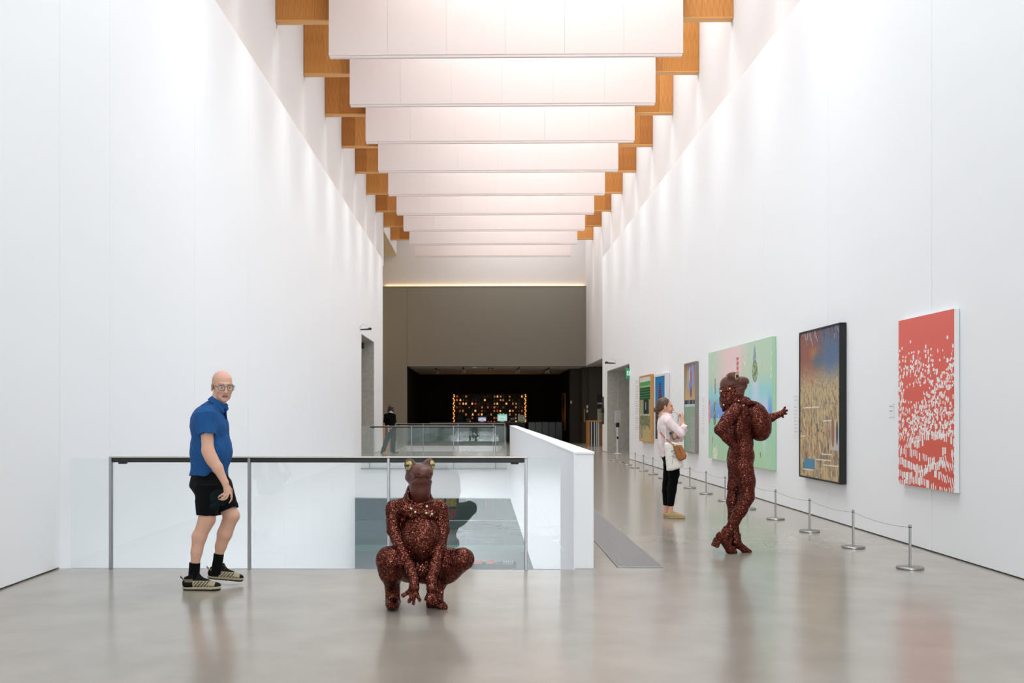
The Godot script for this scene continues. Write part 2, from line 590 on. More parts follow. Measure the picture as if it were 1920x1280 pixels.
func rear_room() -> void:
	# pale upper end wall, dark proud wall below it with a lit ledge
	struct("wall_end", slab(-8.3, 5.2, 3.59, 11.3, 47.6, 47.9), M.well, "pale end wall above the dark wall")
	var wr := Node3D.new()
	wr.name = "wall_rear"
	wr.set_meta("kind", "structure")
	wr.set_meta("label", "dark taupe end wall with a wide opening")
	add_child(wr)
	obj("panel", slab(-8.0, -3.48, 0.0, 7.27, 47.3, 47.6, 0.004), M.dark_wall, wr)
	obj("panel", slab(-3.472, 4.79, 3.59, 7.27, 47.3, 47.6, 0.004), M.dark_wall, wr)
	obj("ledge_lip", slab(-4.7, 4.79, 7.255, 7.285, 47.285, 47.3), M.dark_wall, wr)
	var st := obj("cove_light_strip", slab(-4.6, 4.76, 7.272, 7.285, 47.53, 47.58), M.warm_glow)
	tag(st, "warm light strip along the top of the dark end wall", "light strip")
	# the dark room behind it and the side lobby on the right
	struct("ceiling_1", slab(-4.2, 9.5, 3.6, 3.8, 47.6, 58.5), M.grey_soffit, "grey ceiling of the dark room with recessed tracks")
	struct("ceiling_3", slab(5.2, 9.5, 3.6, 3.8, 37.0, 47.6), M.tan, "low soffit over the lobby on the far right")
	var bw := MB.new()
	room_box(bw, -4.2, 9.5, 0.0, 3.6, 57.4, 57.8)
	room_box(bw, -3.9, -3.48, 0.0, 3.59, 47.6, 57.4)
	room_box(bw, 4.3, 4.5, 0.0, 3.6, 50.5, 57.4)
	struct("wall_dark_room", bw, M.black_wall, "black walls of the room behind the opening")
	var br := MB.new()
	room_box(br, 4.3, 4.9, 0.0, 3.6, 50.3, 50.6)
	room_box(br, 4.75, 5.05, 0.0, 3.6, 48.6, 50.3)
	room_box(br, 5.0, 9.5, 0.0, 3.6, 47.9, 48.3)
	room_box(br, 9.2, 9.5, 0.0, 3.6, 37.0, 48.0)
	struct("wall_lobby", br, M.brown_wall, "dark brown lobby walls beside the black room")
	# light switches and a pull handle on them
	for q in [[4.36, 1.96, 50.29], [4.97, 1.72, 48.55], [4.97, 1.52, 48.55]]:
		var p := obj("light_switch", slab(q[0] - 0.04, q[0] + 0.04, q[1] - 0.07, q[1] + 0.07, q[2] - 0.02, q[2], 0.004), M.plate_white)
		tag(p, ["white switch plate on the edge of the black room wall", "upper white switch plate by the lobby corner", "lower white switch plate by the lobby corner"][[1.96, 1.72, 1.52].find(q[1])], "switch")
	var hd := MB.new()
	hd.tube([Vector3(4.84, 1.0, -48.5), Vector3(4.84, 1.62, -48.5)], 0.018, 8)
	tag(obj("pull_handle", hd, M.oak), "long brass pull handle on the brown lobby corner", "handle")
	# narrow sunset coloured painting on the side wall of the dark room
	var art := thing("narrow_painting", "narrow orange and violet painting on the black side wall", "painting", Vector3(4.28, 1.5, -53.6))
	var im := Image.create(64, 256, false, Image.FORMAT_RGB8)
	for y in 256:
		var t := y / 255.0
		var col := Color(0.10, 0.09, 0.14).lerp(Color(0.75, 0.36, 0.10), smoothstep(0.25, 0.62, t)).lerp(Color(0.20, 0.10, 0.06), smoothstep(0.66, 1.0, t))
		im.fill_rect(Rect2i(0, y, 64, 1), col)
	picture(art, im, 1.8, 1.9, 0.04, M.oak, 0.03)
	# lit display shelf
	shelf()
	# service counter and what stands on it
	var co := thing("service_counter", "long dark service counter in front of the lit shelf", "counter", Vector3(0, 0, -52.0))
	var m := MB.new()
	m.box(Vector3(-2.6, 0.0, -0.35), Vector3(2.16, 0.92, 0.3), 0.01)
	obj("body", m, M.charcoal, co)
	m = MB.new()
	m.box(Vector3(-2.65, 0.92, -0.4), Vector3(2.2, 0.97, 0.36), 0.006)
	obj("counter_top", m, mat(Color(0.30, 0.28, 0.25), 0.35), co)
	screen("blue and white desktop display on the dark counter", 0.0, 0.42, 0.22, [Color(0.12, 0.25, 0.62), Color(0.80, 0.82, 0.90), Color(0.75, 0.3, 0.32)])
	screen("large green tinted monitor on the dark counter", 1.02, 0.52, 0.38, [Color(0.45, 0.85, 0.72), Color(0.75, 0.86, 0.84), Color(0.4, 0.8, 0.66)])
	screen("white rimmed grey monitor at the end of the dark counter", 2.0, 0.38, 0.32, [Color(0.28, 0.30, 0.24), Color(0.36, 0.37, 0.30), Color(0.22, 0.24, 0.18)])
	var pr := thing("card_printer", "dark boxy printer between two monitors on the counter", "printer", Vector3(1.53, 0.97, -52.0))
	m = MB.new(); m.box(Vector3(-0.12, 0, -0.14), Vector3(0.12, 0.26, 0.14), 0.015); obj("body", m, M.charcoal, pr)
	m = MB.new(); m.box(Vector3(-0.10, 0.12, 0.14), Vector3(0.10, 0.2, 0.146)); obj("front_panel", m, mat(Color(0.42, 0.43, 0.42), 0.4), pr)
	for x in [-0.05, 0.04]:
		m = MB.new(); m.box(Vector3(x - 0.02, 0.14, 0.146), Vector3(x + 0.02, 0.18, 0.15)); obj("button", m, M.plate_white, pr)
	var lp := thing("counter_sign", "small grey tilted sign board on the dark counter", "sign", Vector3(-0.72, 0.97, -52.0))
	m = MB.new(); m.box(Vector3(-0.1, 0.0, -0.06), Vector3(0.1, 0.2, 0.06), 0.01); obj("stand", m, mat(Color(0.33, 0.32, 0.30), 0.6), lp)
	m = MB.new(); m.tf = Transform3D(Basis(Vector3.RIGHT, -0.4), Vector3(0, 0.25, 0)); m.box(Vector3(-0.2, -0.02, -0.1), Vector3(0.2, 0.06, 0.1), 0.01); obj("board", m, mat(Color(0.24, 0.22, 0.20), 0.6), lp)
	var ch := thing("office_chair", "black high backed chair behind the dark counter", "chair", Vector3(-1.18, 0, -52.9))
	m = MB.new(); m.box(Vector3(-0.25, 0.46, -0.25), Vector3(0.25, 0.54, 0.25), 0.03); obj("seat", m, M.black, ch)
	m = MB.new(); m.box(Vector3(-0.24, 0.6, -0.3), Vector3(0.24, 1.42, -0.22), 0.04); obj("backrest", m, M.black, ch)
	m = MB.new(); m.tube([Vector3(0, 0.04, 0), Vector3(0, 0.46, 0)], 0.03); obj("column", m, M.black, ch)
	for k in 5:
		var a := TAU * k / 5.0
		m = MB.new(); m.tube([Vector3(0, 0.07, 0), Vector3(cos(a) * 0.28, 0.03, sin(a) * 0.28)], 0.03); obj("leg", m, M.black, ch)
	# low glossy black cabinet right of the counter
	var cb := thing("low_cabinet", "low glossy black cabinet of narrow doors beside the counter", "cabinet", Vector3(2.35, 0, -52.2))
	m = MB.new(); m.box(Vector3(0, 0, -0.4), Vector3(1.75, 1.0, 0.0), 0.01); obj("body", m, M.black, cb)
	for k in 5:
		m = MB.new(); m.box(Vector3(0.01 + 0.346 * k, 0.04, 0.0), Vector3(0.346 * (k + 1) - 0.01, 0.96, 0.025), 0.006); obj("door", m, mat(Color(0.11, 0.11, 0.12), 0.2), cb)
	# ceiling tracks with pairs of spotlights
	for k in 4:
		var x: float = [-2.25, -0.9, 1.75, 3.2][k]
		var d: float = [51.0, 50.0, 50.0, 50.5][k]
		var t := thing("track_spotlight", ["pair of spotlights on the leftmost ceiling track", "pair of spotlights on the second ceiling track from the left", "pair of spotlights on the third ceiling track from the left", "pair of spotlights on the rightmost ceiling track"][k], "spotlight", Vector3(x, 3.6, -d), 0.0, "spotlights in the dark room")
		m = MB.new(); m.box(Vector3(-0.03, -0.03, -1.6), Vector3(0.03, 0.0, 1.6)); obj("track", m, M.black, t)
		for z in [-0.25, 0.3]:
			m = MB.new(); m.tube([Vector3(0, -0.03, z), Vector3(0, -0.09, z)], 0.014); obj("bracket", m, M.steel, t)
			m = MB.new(); m.tube([Vector3(0.02, -0.07, z + 0.05), Vector3(0.07 * signf(z), -0.19, z - 0.08)], [0.038, 0.050], 12); obj("lamp_head", m, mat(Color(0.75, 0.74, 0.72), 0.5), t)
	var rc := thing("recessed_downlight", "recessed twin downlight box in the grey ceiling", "ceiling light", Vector3(0.42, 3.6, -50.0))
	m = MB.new(); m.box(Vector3(-0.12, -0.02, -0.9), Vector3(0.12, 0.0, 0.9), 0.004); obj("dark_plate", m, M.charcoal, rc)
	for z in [-0.45, 0.45]:
		m = MB.new(); m.lathe([[0.0, -0.05], [0.07, -0.05], [0.08, -0.02]], Vector3(0, 0, z), 16); obj("lamp", m, mat(Color(0.75, 0.74, 0.70), 0.4), rc)
	m = MB.new(); m.lathe([[0.0, -0.05], [0.1, -0.05], [0.13, 0.0]], Vector3(-0.35, 3.6, -48.4), 20)
	tag(obj("smoke_detector", m, M.plate_white), "round white smoke detector on the grey ceiling", "detector")
	# information board and wooden desk in the lobby
	var ib := thing("information_board", "tall black and cream information board on the brown lobby wall", "sign", Vector3(5.36, 1.0, -47.86))
	m = MB.new(); m.box(Vector3(0, 0, 0), Vector3(0.9, 1.28, 0.03), 0.004); obj("backing", m, M.black, ib)
	for q in [[0.0, 0.62, Color(0.72, 0.70, 0.62)], [0.84, 0.91, Color(0.76, 0.74, 0.66)]]:
		m = MB.new(); m.box(Vector3(0.01, q[0], 0.03), Vector3(0.89, q[1], 0.035)); obj("sheet", m, mat(q[2], 0.7), ib)
	for k in 9:
		m = MB.new(); m.box(Vector3(0.1, 0.54 - 0.055 * k, 0.035), Vector3(0.1 + [0.4, 0.55, 0.3, 0.5, 0.45, 0.6, 0.35, 0.5, 0.4][k], 0.555 - 0.055 * k, 0.037)); obj("print_line", m, M.charcoal, ib)
	var dk := thing("wooden_desk", "orange timber desk with steel uprights in the lobby", "desk", Vector3(4.55, 0, -44.3))
	m = MB.new(); m.box(Vector3(0.0, 0, -0.7), Vector3(0.1, 1.05, 0.0), 0.006); obj("side_panel", m, M.wood1, dk)
	m = MB.new(); m.box(Vector3(0.52, 0, -0.7), Vector3(1.6, 1.0, -0.1), 0.006); obj("front_panel", m, M.wood3, dk)
	m = MB.new(); m.box(Vector3(0.0, 1.05, -0.75), Vector3(1.65, 1.1, 0.05), 0.006); obj("desk_top", m, M.wood0, dk)
	for x in [0.17, 0.30, 0.40, 0.48]:
		m = MB.new(); m.box(Vector3(x - 0.025, 0, -0.05), Vector3(x + 0.025, 1.05, 0.0), 0.006); obj("upright", m, M.steel, dk)
	var pd := thing("wooden_lectern", "pale timber lectern behind the guard at the far left", "lectern", Vector3(-4.33, 0, -39.5))
	m = MB.new(); m.box(Vector3(0, 0, -0.5), Vector3(0.68, 1.02, 0.0), 0.008); obj("body", m, M.wood2, pd)
	m = MB.new(); m.box(Vector3(-0.03, 1.02, -0.53), Vector3(0.71, 1.07, 0.03), 0.008); obj("lectern_top", m, M.wood0, pd)


func screen(label: String, x: float, w: float, h: float, cols: Array) -> void:
	var t := thing("monitor", label, "monitor", Vector3(x, 0.97, -51.95), 0.0, "screens on the counter")
	var m := MB.new(); m.box(Vector3(-w / 2, 0.04, -0.02), Vector3(w / 2, 0.04 + h, 0.02), 0.01)
	obj("casing", m, M.plate_white, t)
	m = MB.new(); m.box(Vector3(-0.1, 0, -0.1), Vector3(0.1, 0.015, 0.1), 0.004); m.box(Vector3(-0.03, 0, -0.03), Vector3(0.03, 0.06, -0.01))
	obj("foot", m, M.plate_white, t)
	var im := Image.create(64, 48, false, Image.FORMAT_RGB8)
	im.fill(cols[1])
	im.fill_rect(Rect2i(0, 0, 64, 12), cols[0])
	im.fill_rect(Rect2i(22, 26, 20, 10), cols[2])
	im.fill_rect(Rect2i(4, 40, 52, 5), cols[0])
	var sm := mat(Color(0.05, 0.05, 0.05), 0.3)
	sm.emission_enabled = true
	sm.emission_texture = ImageTexture.create_from_image(im)
	sm.emission = Color.WHITE
	sm.emission_operator = BaseMaterial3D.EMISSION_OP_MULTIPLY
	sm.emission_energy_multiplier = 0.8
	m = MB.new()
	var a := w / 2 - 0.03
	m.quad(Vector3(-a, 0.07, 0.021), Vector3(a, 0.07, 0.021), Vector3(a, 0.01 + h, 0.021), Vector3(-a, 0.01 + h, 0.021), Vector3(0, 0, 1), [Vector2(0, 1), Vector2(1, 1), Vector2(1, 0), Vector2(0, 0)])
	obj("display", m, sm, t)
	var l := OmniLight3D.new()
	l.name = "screen_light"
	l.position = Vector3(x, 1.15, -51.8)
	l.light_energy = 0.02
	l.light_size = 0.1
	l.omni_range = 30.0
	l.omni_attenuation = 2.0
	l.light_color = cols[1]
	l.shadow_enabled = true
	add_child(l, true)


func shelf() -> void:
	# a grid of small lit niches, each with something on show
	var cols := 24
	var rows := 8
	var pw := 4.15 / cols
	var ph := 0.2
	var t := thing("display_shelf", "black grid shelf of small lit niches on the far wall", "shelf", Vector3(-1.66, 0.88, -57.0))
	var m := MB.new()
	m.box(Vector3(0, 0, -0.38), Vector3(4.15, ph * rows, -0.3))
	obj("back_board", m, mat(Color(0.34, 0.23, 0.17), 0.7), t)
	m = MB.new()
	for k in rows + 1:
		m.box(Vector3(0, ph * k - 0.022, -0.3), Vector3(4.15, ph * k + 0.022, 0.0))
	for k in cols + 1:
		m.box(Vector3(pw * k - 0.022, 0, -0.3), Vector3(pw * k + 0.022, ph * rows, -0.005))
	obj("grid", m, M.black, t)
	for s in [0, 1]:
		m = MB.new()
		var x0: float = pw * (cols - 1) * s + pw * 0.5
		for k in rows * 2:
			m.ball(Vector3(x0 + 0.03 * sin(k * 2.3), 0.07 + k * ph * 0.5, -0.02), Vector3(0.035, 0.045, 0.03), Basis(Vector3.BACK, 0.5 * sin(k * 1.7)), 6, 8)
		obj("golden_edge_strip", m, M.amber_glow, t)  # broken golden strip down each edge column, built as glowing beads
	for q in [-1.3, -0.1, 1.0, 2.1]:
		var l := OmniLight3D.new()
		l.name = "unseen_shelf_light"  # unseen lamp in front of the shelf, placed to light its niches
		l.position = Vector3(q, 1.75, -56.0)
		l.light_color = Color(1.0, 0.7, 0.35)
		l.light_energy = 0.06
		l.light_size = 0.1
		l.omni_range = 30.0
		l.omni_attenuation = 2.0
		l.shadow_enabled = true
		add_child(l, true)
	rng.seed = 77
	var kinds := []
	for k in 3:
		var o := MB.new()
		if k == 0:
			o.lathe([[0.0, 0.0], [0.045, 0.0], [0.045, 0.075], [0.016, 0.1], [0.016, 0.13], [0.0, 0.13]], Vector3.ZERO, 8)
		elif k == 1:
			o.box(Vector3(-0.045, 0, -0.03), Vector3(0.045, 0.11, 0.03), 0.006)
		else:
			o.lathe([[0.0, 0.0], [0.03, 0.0], [0.05, 0.05], [0.03, 0.09], [0.0, 0.09]], Vector3.ZERO, 8)
		kinds.append(o.mesh())
	var tone_words := ['bright amber', 'amber', 'brown', 'pale', 'red', 'dark brown', 'dark brown']
	var nth := ['first', 'second', 'third', 'fourth', 'fifth', 'sixth', 'seventh', 'eighth', 'ninth', 'tenth', 'eleventh', 'twelfth', 'thirteenth', 'fourteenth', 'fifteenth', 'sixteenth', 'seventeenth', 'eighteenth', 'nineteenth', 'twentieth', 'twenty-first', 'twenty-second']
	var tones := [glow(Color(1.0, 0.76, 0.42), 0.75), glow(Color(1.0, 0.66, 0.36), 0.25), mat(Color(0.42, 0.26, 0.16), 0.4), mat(Color(0.75, 0.7, 0.7), 0.4), glow(Color(0.95, 0.25, 0.15), 0.3), mat(Color(0.30, 0.2, 0.13), 0.4), mat(Color(0.34, 0.23, 0.15), 0.4)]  # glowing amber and red tones carry the niche light in the items themselves
	for r in rows:
		for k in range(1, cols - 1):
			if rng.randf() < 0.10:
				continue
			var o := MeshInstance3D.new()
			var ki := rng.randi_range(0, 2)
			var ti: int = [0, 1, 1, 2, 2, 3, 4, 5, 5, 6, 0, 1, 2, 5, 6, 2][rng.randi_range(0, 15)]
			o.name = numbered("display_jar")
			o.mesh = kinds[ki]
			o.material_override = tones[ti]
			o.position = Vector3(-1.66 + pw * (k + 0.5) + rng.randf_range(-0.02, 0.02), 0.88 + ph * r + 0.022, -57.14)
			add_child(o, true)
			tag(o, "%s %s, %s from the left in the %s row of the lit grid shelf" % [tone_words[ti], ["bottle", "block", "jar"][ki], nth[k - 1], nth[rows - 1 - r]], "display jar", "small items in the niches of the lit grid shelf")


func lower_level() -> void:
	struct("floor_lower", slab(-13.0, 9.0, -4.9, -4.6, -1.0, 58.5), M.slab, "pale floor of the level below the void")
	var w := MB.new()
	room_box(w, -13.0, 9.0, -4.6, -0.35, 53.0, 53.3)
	struct("wall_lower", w, mat(Color(0.11, 0.115, 0.125), 0.4), "black wall on the level below")
	var w2 := MB.new()
	room_box(w2, -13.3, -13.0, -4.6, -0.35, -1.0, 53.3)
	room_box(w2, 9.0, 9.3, -4.6, -0.35, -1.0, 53.3)
	room_box(w2, -13.0, 9.0, -4.6, -0.35, -1.3, -1.0)
	room_box(w2, -7.5, -4.35, -4.6, -0.36, 49.0, 53.0)
	struct("wall_lower_side", w2, mat(Color(0.72, 0.75, 0.78), 0.7), "pale side walls of the level below")
	var lw := struct("unseen_window_2", slab(8.92, 9.0, -4.4, -1.6, 5.9, 32.1), M.charcoal, "unseen long window of the level below, placed to light the left wall")  # out of view, its panes glow to brighten the left wall
	for k in 8:
		obj("pane", slab(8.90, 8.92, -4.3, -1.7, 6.05 + 3.25 * k, 9.2 + 3.25 * k), glow(Color(0.93, 0.97, 1.0), 1.2), lw)
	# ceiling of the level below, round the voids
	var c := MB.new()
	room_box(c, -13.0, 9.0, -1.15, -1.05, 30.7, 37.5)
	room_box(c, -13.0, 9.0, -1.15, -1.05, 44.7, 53.0)
	room_box(c, 1.05, 9.0, -1.15, -1.05, -1.0, 53.0)
	struct("ceiling_lower", c, M.white, "white ceiling of the level below")
	# glass screen below, on a pale base
	var g := thing("glass_screen", "long glass screen on a pale base on the level below", "screen", Vector3(-7.5, -4.6, -44.6))
	for k in 6:
		var m := MB.new(); m.box(Vector3(1.7 * k + 0.01, 0.28, 0), Vector3(1.7 * (k + 1) - 0.01, 1.32, 0.02)); obj("pane", m, M.glass, g)
	var m := MB.new(); m.box(Vector3(0, 0, -0.03), Vector3(10.2, 0.28, 0.04), 0.005); obj("base", m, mat(Color(0.66, 0.78, 0.75), 0.4), g)
	m = MB.new(); m.box(Vector3(0, 1.32, -0.02), Vector3(10.2, 1.36, 0.04), 0.005); obj("rail", m, M.steel, g)
	# framed works on the dark lower wall
	for q in [["golden framed panel on the lower wall behind the crouching frog", Color(0.80, 0.62, 0.18), -2.24, -3.14, 0.62, 0.62], ["golden and black framed panel on the lower wall right of its twin", Color(0.74, 0.58, 0.16), -1.6, -3.14, 0.62, 0.62], ["red framed panel on the lower wall under the golden ones", Color(0.55, 0.10, 0.08), -1.62, -3.78, 0.66, 0.58], ["small portrait in a red frame on the lower wall", Color(0.35, 0.22, 0.20), 0.35, -3.2, 0.42, 0.62]]:
		var t := thing("framed_panel", q[0], "picture", Vector3(q[2], q[3], -52.95), 0.0)
		m = MB.new(); m.box(Vector3(-q[4] / 2, -q[5] / 2, -0.04), Vector3(q[4] / 2, q[5] / 2, 0.0), 0.01)
		obj("frame", m, mat(Color(0.42, 0.12, 0.10) if q[2] > 0 else Color(0.12, 0.10, 0.08), 0.5), t)
		m = MB.new(); m.box(Vector3(-q[4] / 2 + 0.04, -q[5] / 2 + 0.04, 0.0), Vector3(q[4] / 2 - 0.04, q[5] / 2 - 0.04, 0.01), 0.003)
		var pm := tri_map(mat(Color(1, 1, 1), 0.5), Vector3(2, 2, 2))
		pm.albedo_texture = noise(0.03, [(q[1] as Color).darkened(0.35), q[1], (q[1] as Color).lightened(0.2)], 4, 128, FastNoiseLite.TYPE_CELLULAR, 40)
		obj("panel", m, pm, t)
	# black bench with orange cushions
	var bn := thing("low_bench", "long black bench with orange pads on the level below", "bench", Vector3(-0.5, -4.6, -38.6))
	m = MB.new(); m.box(Vector3(0, 0.0, 0), Vector3(1.75, 0.42, 0.6), 0.01); obj("seat", m, M.black, bn)
	for x in [[0.14, 0.5], [0.64, 0.98]]:
		m = MB.new(); m.box(Vector3(x[0], 0.42, 0.05), Vector3(x[1], 0.47, 0.55), 0.015); obj("pad", m, mat(Color(0.92, 0.34, 0.12), 0.7), bn)
	for k in 5:
		m = MB.new(); m.box(Vector3(1.3 + 0.08 * k, 0.42, 0.1), Vector3(1.34 + 0.08 * k, 0.46, 0.5), 0.004); obj("slat", m, M.plate_white, bn)


func openings() -> void:
	# left doorway: deep grey reveal and a grey door behind it
	var d1 := MB.new()
	room_box(d1, -5.6, -4.4, 0.0, 3.9, 35.7, 35.9)
	room_box(d1, -4.4, LEFT - 0.002, 0.0, 3.9, 35.69, 35.8)
	room_box(d1, -5.6, -4.4, 0.0, 3.9, 31.8, 32.0)
	room_box(d1, -4.4, LEFT - 0.002, 0.0, 3.9, 31.99, 32.01)
	room_box(d1, -5.6, LEFT - 0.002, 3.88, 3.9, 32.0, 35.8)
	var o1 := struct("door_1", d1, M.concrete, "tall grey doorway in the left wall")
	obj("door_leaf", slab(-5.5, -5.4, 0.0, 3.88, 32.0, 35.7, 0.004), M.concrete, o1)
	var m := MB.new()
	room_box(m, -4.25, -4.12, 3.66, 3.86, 35.45, 35.68, 0.01)
	obj("closer", m, M.charcoal, o1)
	# right doorway: grey panelled recess
	var d2 := MB.new()
	room_box(d2, RIGHT + 0.002, 6.0, 0.0, 2.93, 36.9, 37.0)
	room_box(d2, RIGHT + 0.002, 6.0, 0.0, 2.93, 31.39, 31.41)
	room_box(d2, RIGHT + 0.002, 6.0, 2.91, 2.93, 31.4, 37.0)
	var o2 := struct("door_2", d2, M.concrete, "grey panelled doorway in the right wall")
	for k in 3:
		obj("door_panel", slab(5.42, 5.5, 0.0, 2.9, 31.5 + 1.8 * k + 0.01, 31.5 + 1.8 * (k + 1) - 0.01, 0.01), M.concrete, o2)
	m = MB.new()
	room_box(m, 4.98, 5.1, 0.0, 2.9, 34.2, 34.3, 0.006)
	obj("mullion", m, mat(Color(0.66, 0.65, 0.62), 0.5), o2)
	m = MB.new()
	room_box(m, 4.62, 4.78, 2.6, 2.9, 32.1, 32.5, 0.01)
	obj("closer", m, M.black, o2)
	# low kerb wire at the doorway and the tall sign stand in it
	var st := thing("sign_stand", "white notice board on a tall white pole in the right doorway", "sign stand", Vector3(4.72, 0, -35.8))
	m = MB.new(); m.tube([Vector3(0, 0.02, 0), Vector3(0, 1.02, 0)], 0.035, 10); obj("pole", m, M.plate_white, st)
	m = MB.new(); m.lathe([[0.0, 0.0], [0.15, 0.0], [0.15, 0.02], [0.0, 0.03]], Vector3.ZERO, 20); obj("base", m, M.plate_white, st)
	m = MB.new(); m.box(Vector3(-0.05, 0.92, -0.05), Vector3(0.06, 1.08, 0.05), 0.01); m.box(Vector3(-0.03, 0.5, -0.04), Vector3(0.03, 0.6, 0.04), 0.01); obj("clamp", m, M.black, st)
	m = MB.new(); m.box(Vector3(-0.1, 1.06, -0.04), Vector3(0.13, 1.5, 0.04), 0.015); obj("board", m, mat(Color(0.78, 0.77, 0.77), 0.4), st)
	m = MB.new(); m.tube([Vector3(0.02, 1.5, 0), Vector3(0.03, 2.2, 0), Vector3(0.02, 2.88, 0)], 0.02, 6); obj("cable", m, mat(Color(0.72, 0.70, 0.66), 0.4), st)
	# floor grille along the parapet
	var gr := thing("floor_grille", "long grey perforated metal grille set in the floor beside the white parapet", "grille", Vector3(1.217, 0, 0))
	m = MB.new(); m.box(Vector3(0, 0.0, -38.0), Vector3(0.41, 0.003, -9.22)); obj("dark_plate", m, mat(Color(0.12, 0.12, 0.12), 0.8), gr)  # dark plate standing in for the shaded channel under the bars
	m = MB.new()
	for s in [[0.0, 0.012], [0.398, 0.41]]:
		m.box(Vector3(s[0], 0.003, -38.0), Vector3(s[1], 0.010, -9.22))
	m.box(Vector3(0.0, 0.003, -9.232), Vector3(0.41, 0.010, -9.22))
	obj("rim", m, M.steel, gr)
	m = MB.new()
	var d := 9.24
	while d < 38.0:
		m.box(Vector3(0.012, 0.004, -d - 0.011), Vector3(0.398, 0.009, -d))
		d += 0.022
	for k in 18:
		m.box(Vector3(0.02 + 0.0215 * k, 0.003, -38.0), Vector3(0.031 + 0.0215 * k, 0.0085, -9.24))
	var bars := obj("bars", m, mat(Color(0.60, 0.60, 0.60), 0.4, 0.7), gr)
	bars.set_meta("kind", "stuff")


func balustrade(called_label: String, at: Vector3, posts: Array, pane_ends: Array, h: float, skirt: float) -> void:
	# glass panes behind slim posts with a dark handrail: offsets are metres from the thing's place
	var t := thing("glass_balustrade", called_label, "balustrade", at)
	var x0: float = posts[0]
	var x1: float = posts[-1]
	var cuts := [pane_ends[0]]
	for p in posts:
		cuts.append(p)
	cuts.append(pane_ends[1])
	for k in cuts.size() - 1:
		var m := MB.new()
		m.box(Vector3(cuts[k] + 0.004, skirt, -0.012), Vector3(cuts[k + 1] - 0.004, h - 0.005, 0.0), 0.001)
		obj("pane", m, M.glass, t)
	for p in posts:
		var m := MB.new()
		m.box(Vector3(p - 0.012, skirt, 0.002), Vector3(p + 0.012, h, 0.05), 0.003)
		obj("post", m, M.post, t)
	var m := MB.new()
	m.box(Vector3(x0 - 0.012, h, -0.03), Vector3(x1 + 0.012, h + 0.012, 0.055), 0.003)
	obj("rail_cap", m, M.rail_top, t)
	m = MB.new()
	m.box(Vector3(x0 + 0.015, h - 0.04, -0.02), Vector3(x1 - 0.015, h - 0.002, 0.045), 0.004)
	obj("handrail", m, M.rail_black, t)
	for p in [x0 + 0.1, x1 - 0.1]:
		m = MB.new()
		m.box(Vector3(p - 0.035, h - 0.055, -0.015), Vector3(p + 0.035, h - 0.04, 0.03), 0.003)
		obj("bracket", m, M.rail_black, t)
	m = MB.new()
	m.box(Vector3(pane_ends[0], skirt - 0.012, -0.03), Vector3(pane_ends[1], skirt, 0.02), 0.002)
	obj("channel", m, M.rail_black if skirt < 0 else M.post, t)


func balustrades() -> void:
	balustrade("glass balustrade at the near edge of the void, behind the walking man and crouching frog", Vector3(0, 0, -9.1), [-3.309, -2.07, -0.83, 0.388], [-3.684, 0.70], 0.99, 0.0)
	balustrade("glass balustrade across the far edge of the void, in front of the guard", Vector3(0, 0, -30.36), [-3.338, -2.092, -0.847, 0.391], [-3.60, 0.728], 1.015, -0.24)
	balustrade("farthest glass balustrade, behind the guard, before the dark room", Vector3(0, 0, -37.6), [-3.17, -2.166, -0.881, 0.411, 0.834], [-3.2, 0.86], 1.02, -0.08)
	# the white parapet on the right of the void
	var p := thing("parapet", "white solid parapet wall running along the right of the void", "parapet", Vector3(0, 0, 0))
	obj("body", slab(0.818, 0.994, 0.0, 1.02, 9.15, 30.35, 0.004), M.parapet, p)
	obj("cap", slab(0.812, 1.0, 1.02, 1.045, 9.14, 30.36, 0.004), M.parapet, p)
	obj("end_strip", slab(0.816, 0.838, 0.0, 1.02, 9.142, 9.152, 0.002), M.parapet, p)


# ---------------------------------------------------------------- paintings on the right wall

# a picture facing -x: canvas in front, body behind; w along depth, h height, t thickness, border 0 = bare canvas
func picture(t: Node3D, im: Image, w: float, h: float, th: float, side: Material, border: float) -> void:
	var m := MB.new()
	var cm := mat(Color.WHITE, 0.7, 0.0, 0.3)
	cm.albedo_texture = ImageTexture.create_from_image(im)
	var a := w / 2.0 - border
	var b := h / 2.0 - border
	var x := -th + (0.012 if border > 0.0 else 0.0)
	m.quad(Vector3(x, -b, -a), Vector3(x, -b, a), Vector3(x, b, a), Vector3(x, b, -a), Vector3(-1, 0, 0), [Vector2(0, 1), Vector2(1, 1), Vector2(1, 0), Vector2(0, 0)])
	obj("canvas", m, cm, t)
	m = MB.new()
	if border > 0.0:
		m.box(Vector3(-th, b, -w / 2), Vector3(0, h / 2, w / 2), 0.003)
		m.box(Vector3(-th, -h / 2, -w / 2), Vector3(0, -b, w / 2), 0.003)
		m.box(Vector3(-th, -b, -w / 2), Vector3(0, b, -a), 0.003)
		m.box(Vector3(-th, -b, a), Vector3(0, b, w / 2), 0.003)
		obj("frame", m, side, t)
	else:
		m.box(Vector3(-th + 0.001, -h / 2, -w / 2), Vector3(0, h / 2, w / 2), 0.0)
		obj("stretcher", m, side, t)


func px_line(im: Image, x0: float, y0: float, x1: float, y1: float, w: int, c: Color) -> void:
	var n := int(maxf(absf(x1 - x0), absf(y1 - y0))) + 1
	for k in n:
		var t := float(k) / n
		im.fill_rect(Rect2i(int(lerpf(x0, x1, t)), int(lerpf(y0, y1, t)), w, w), c)


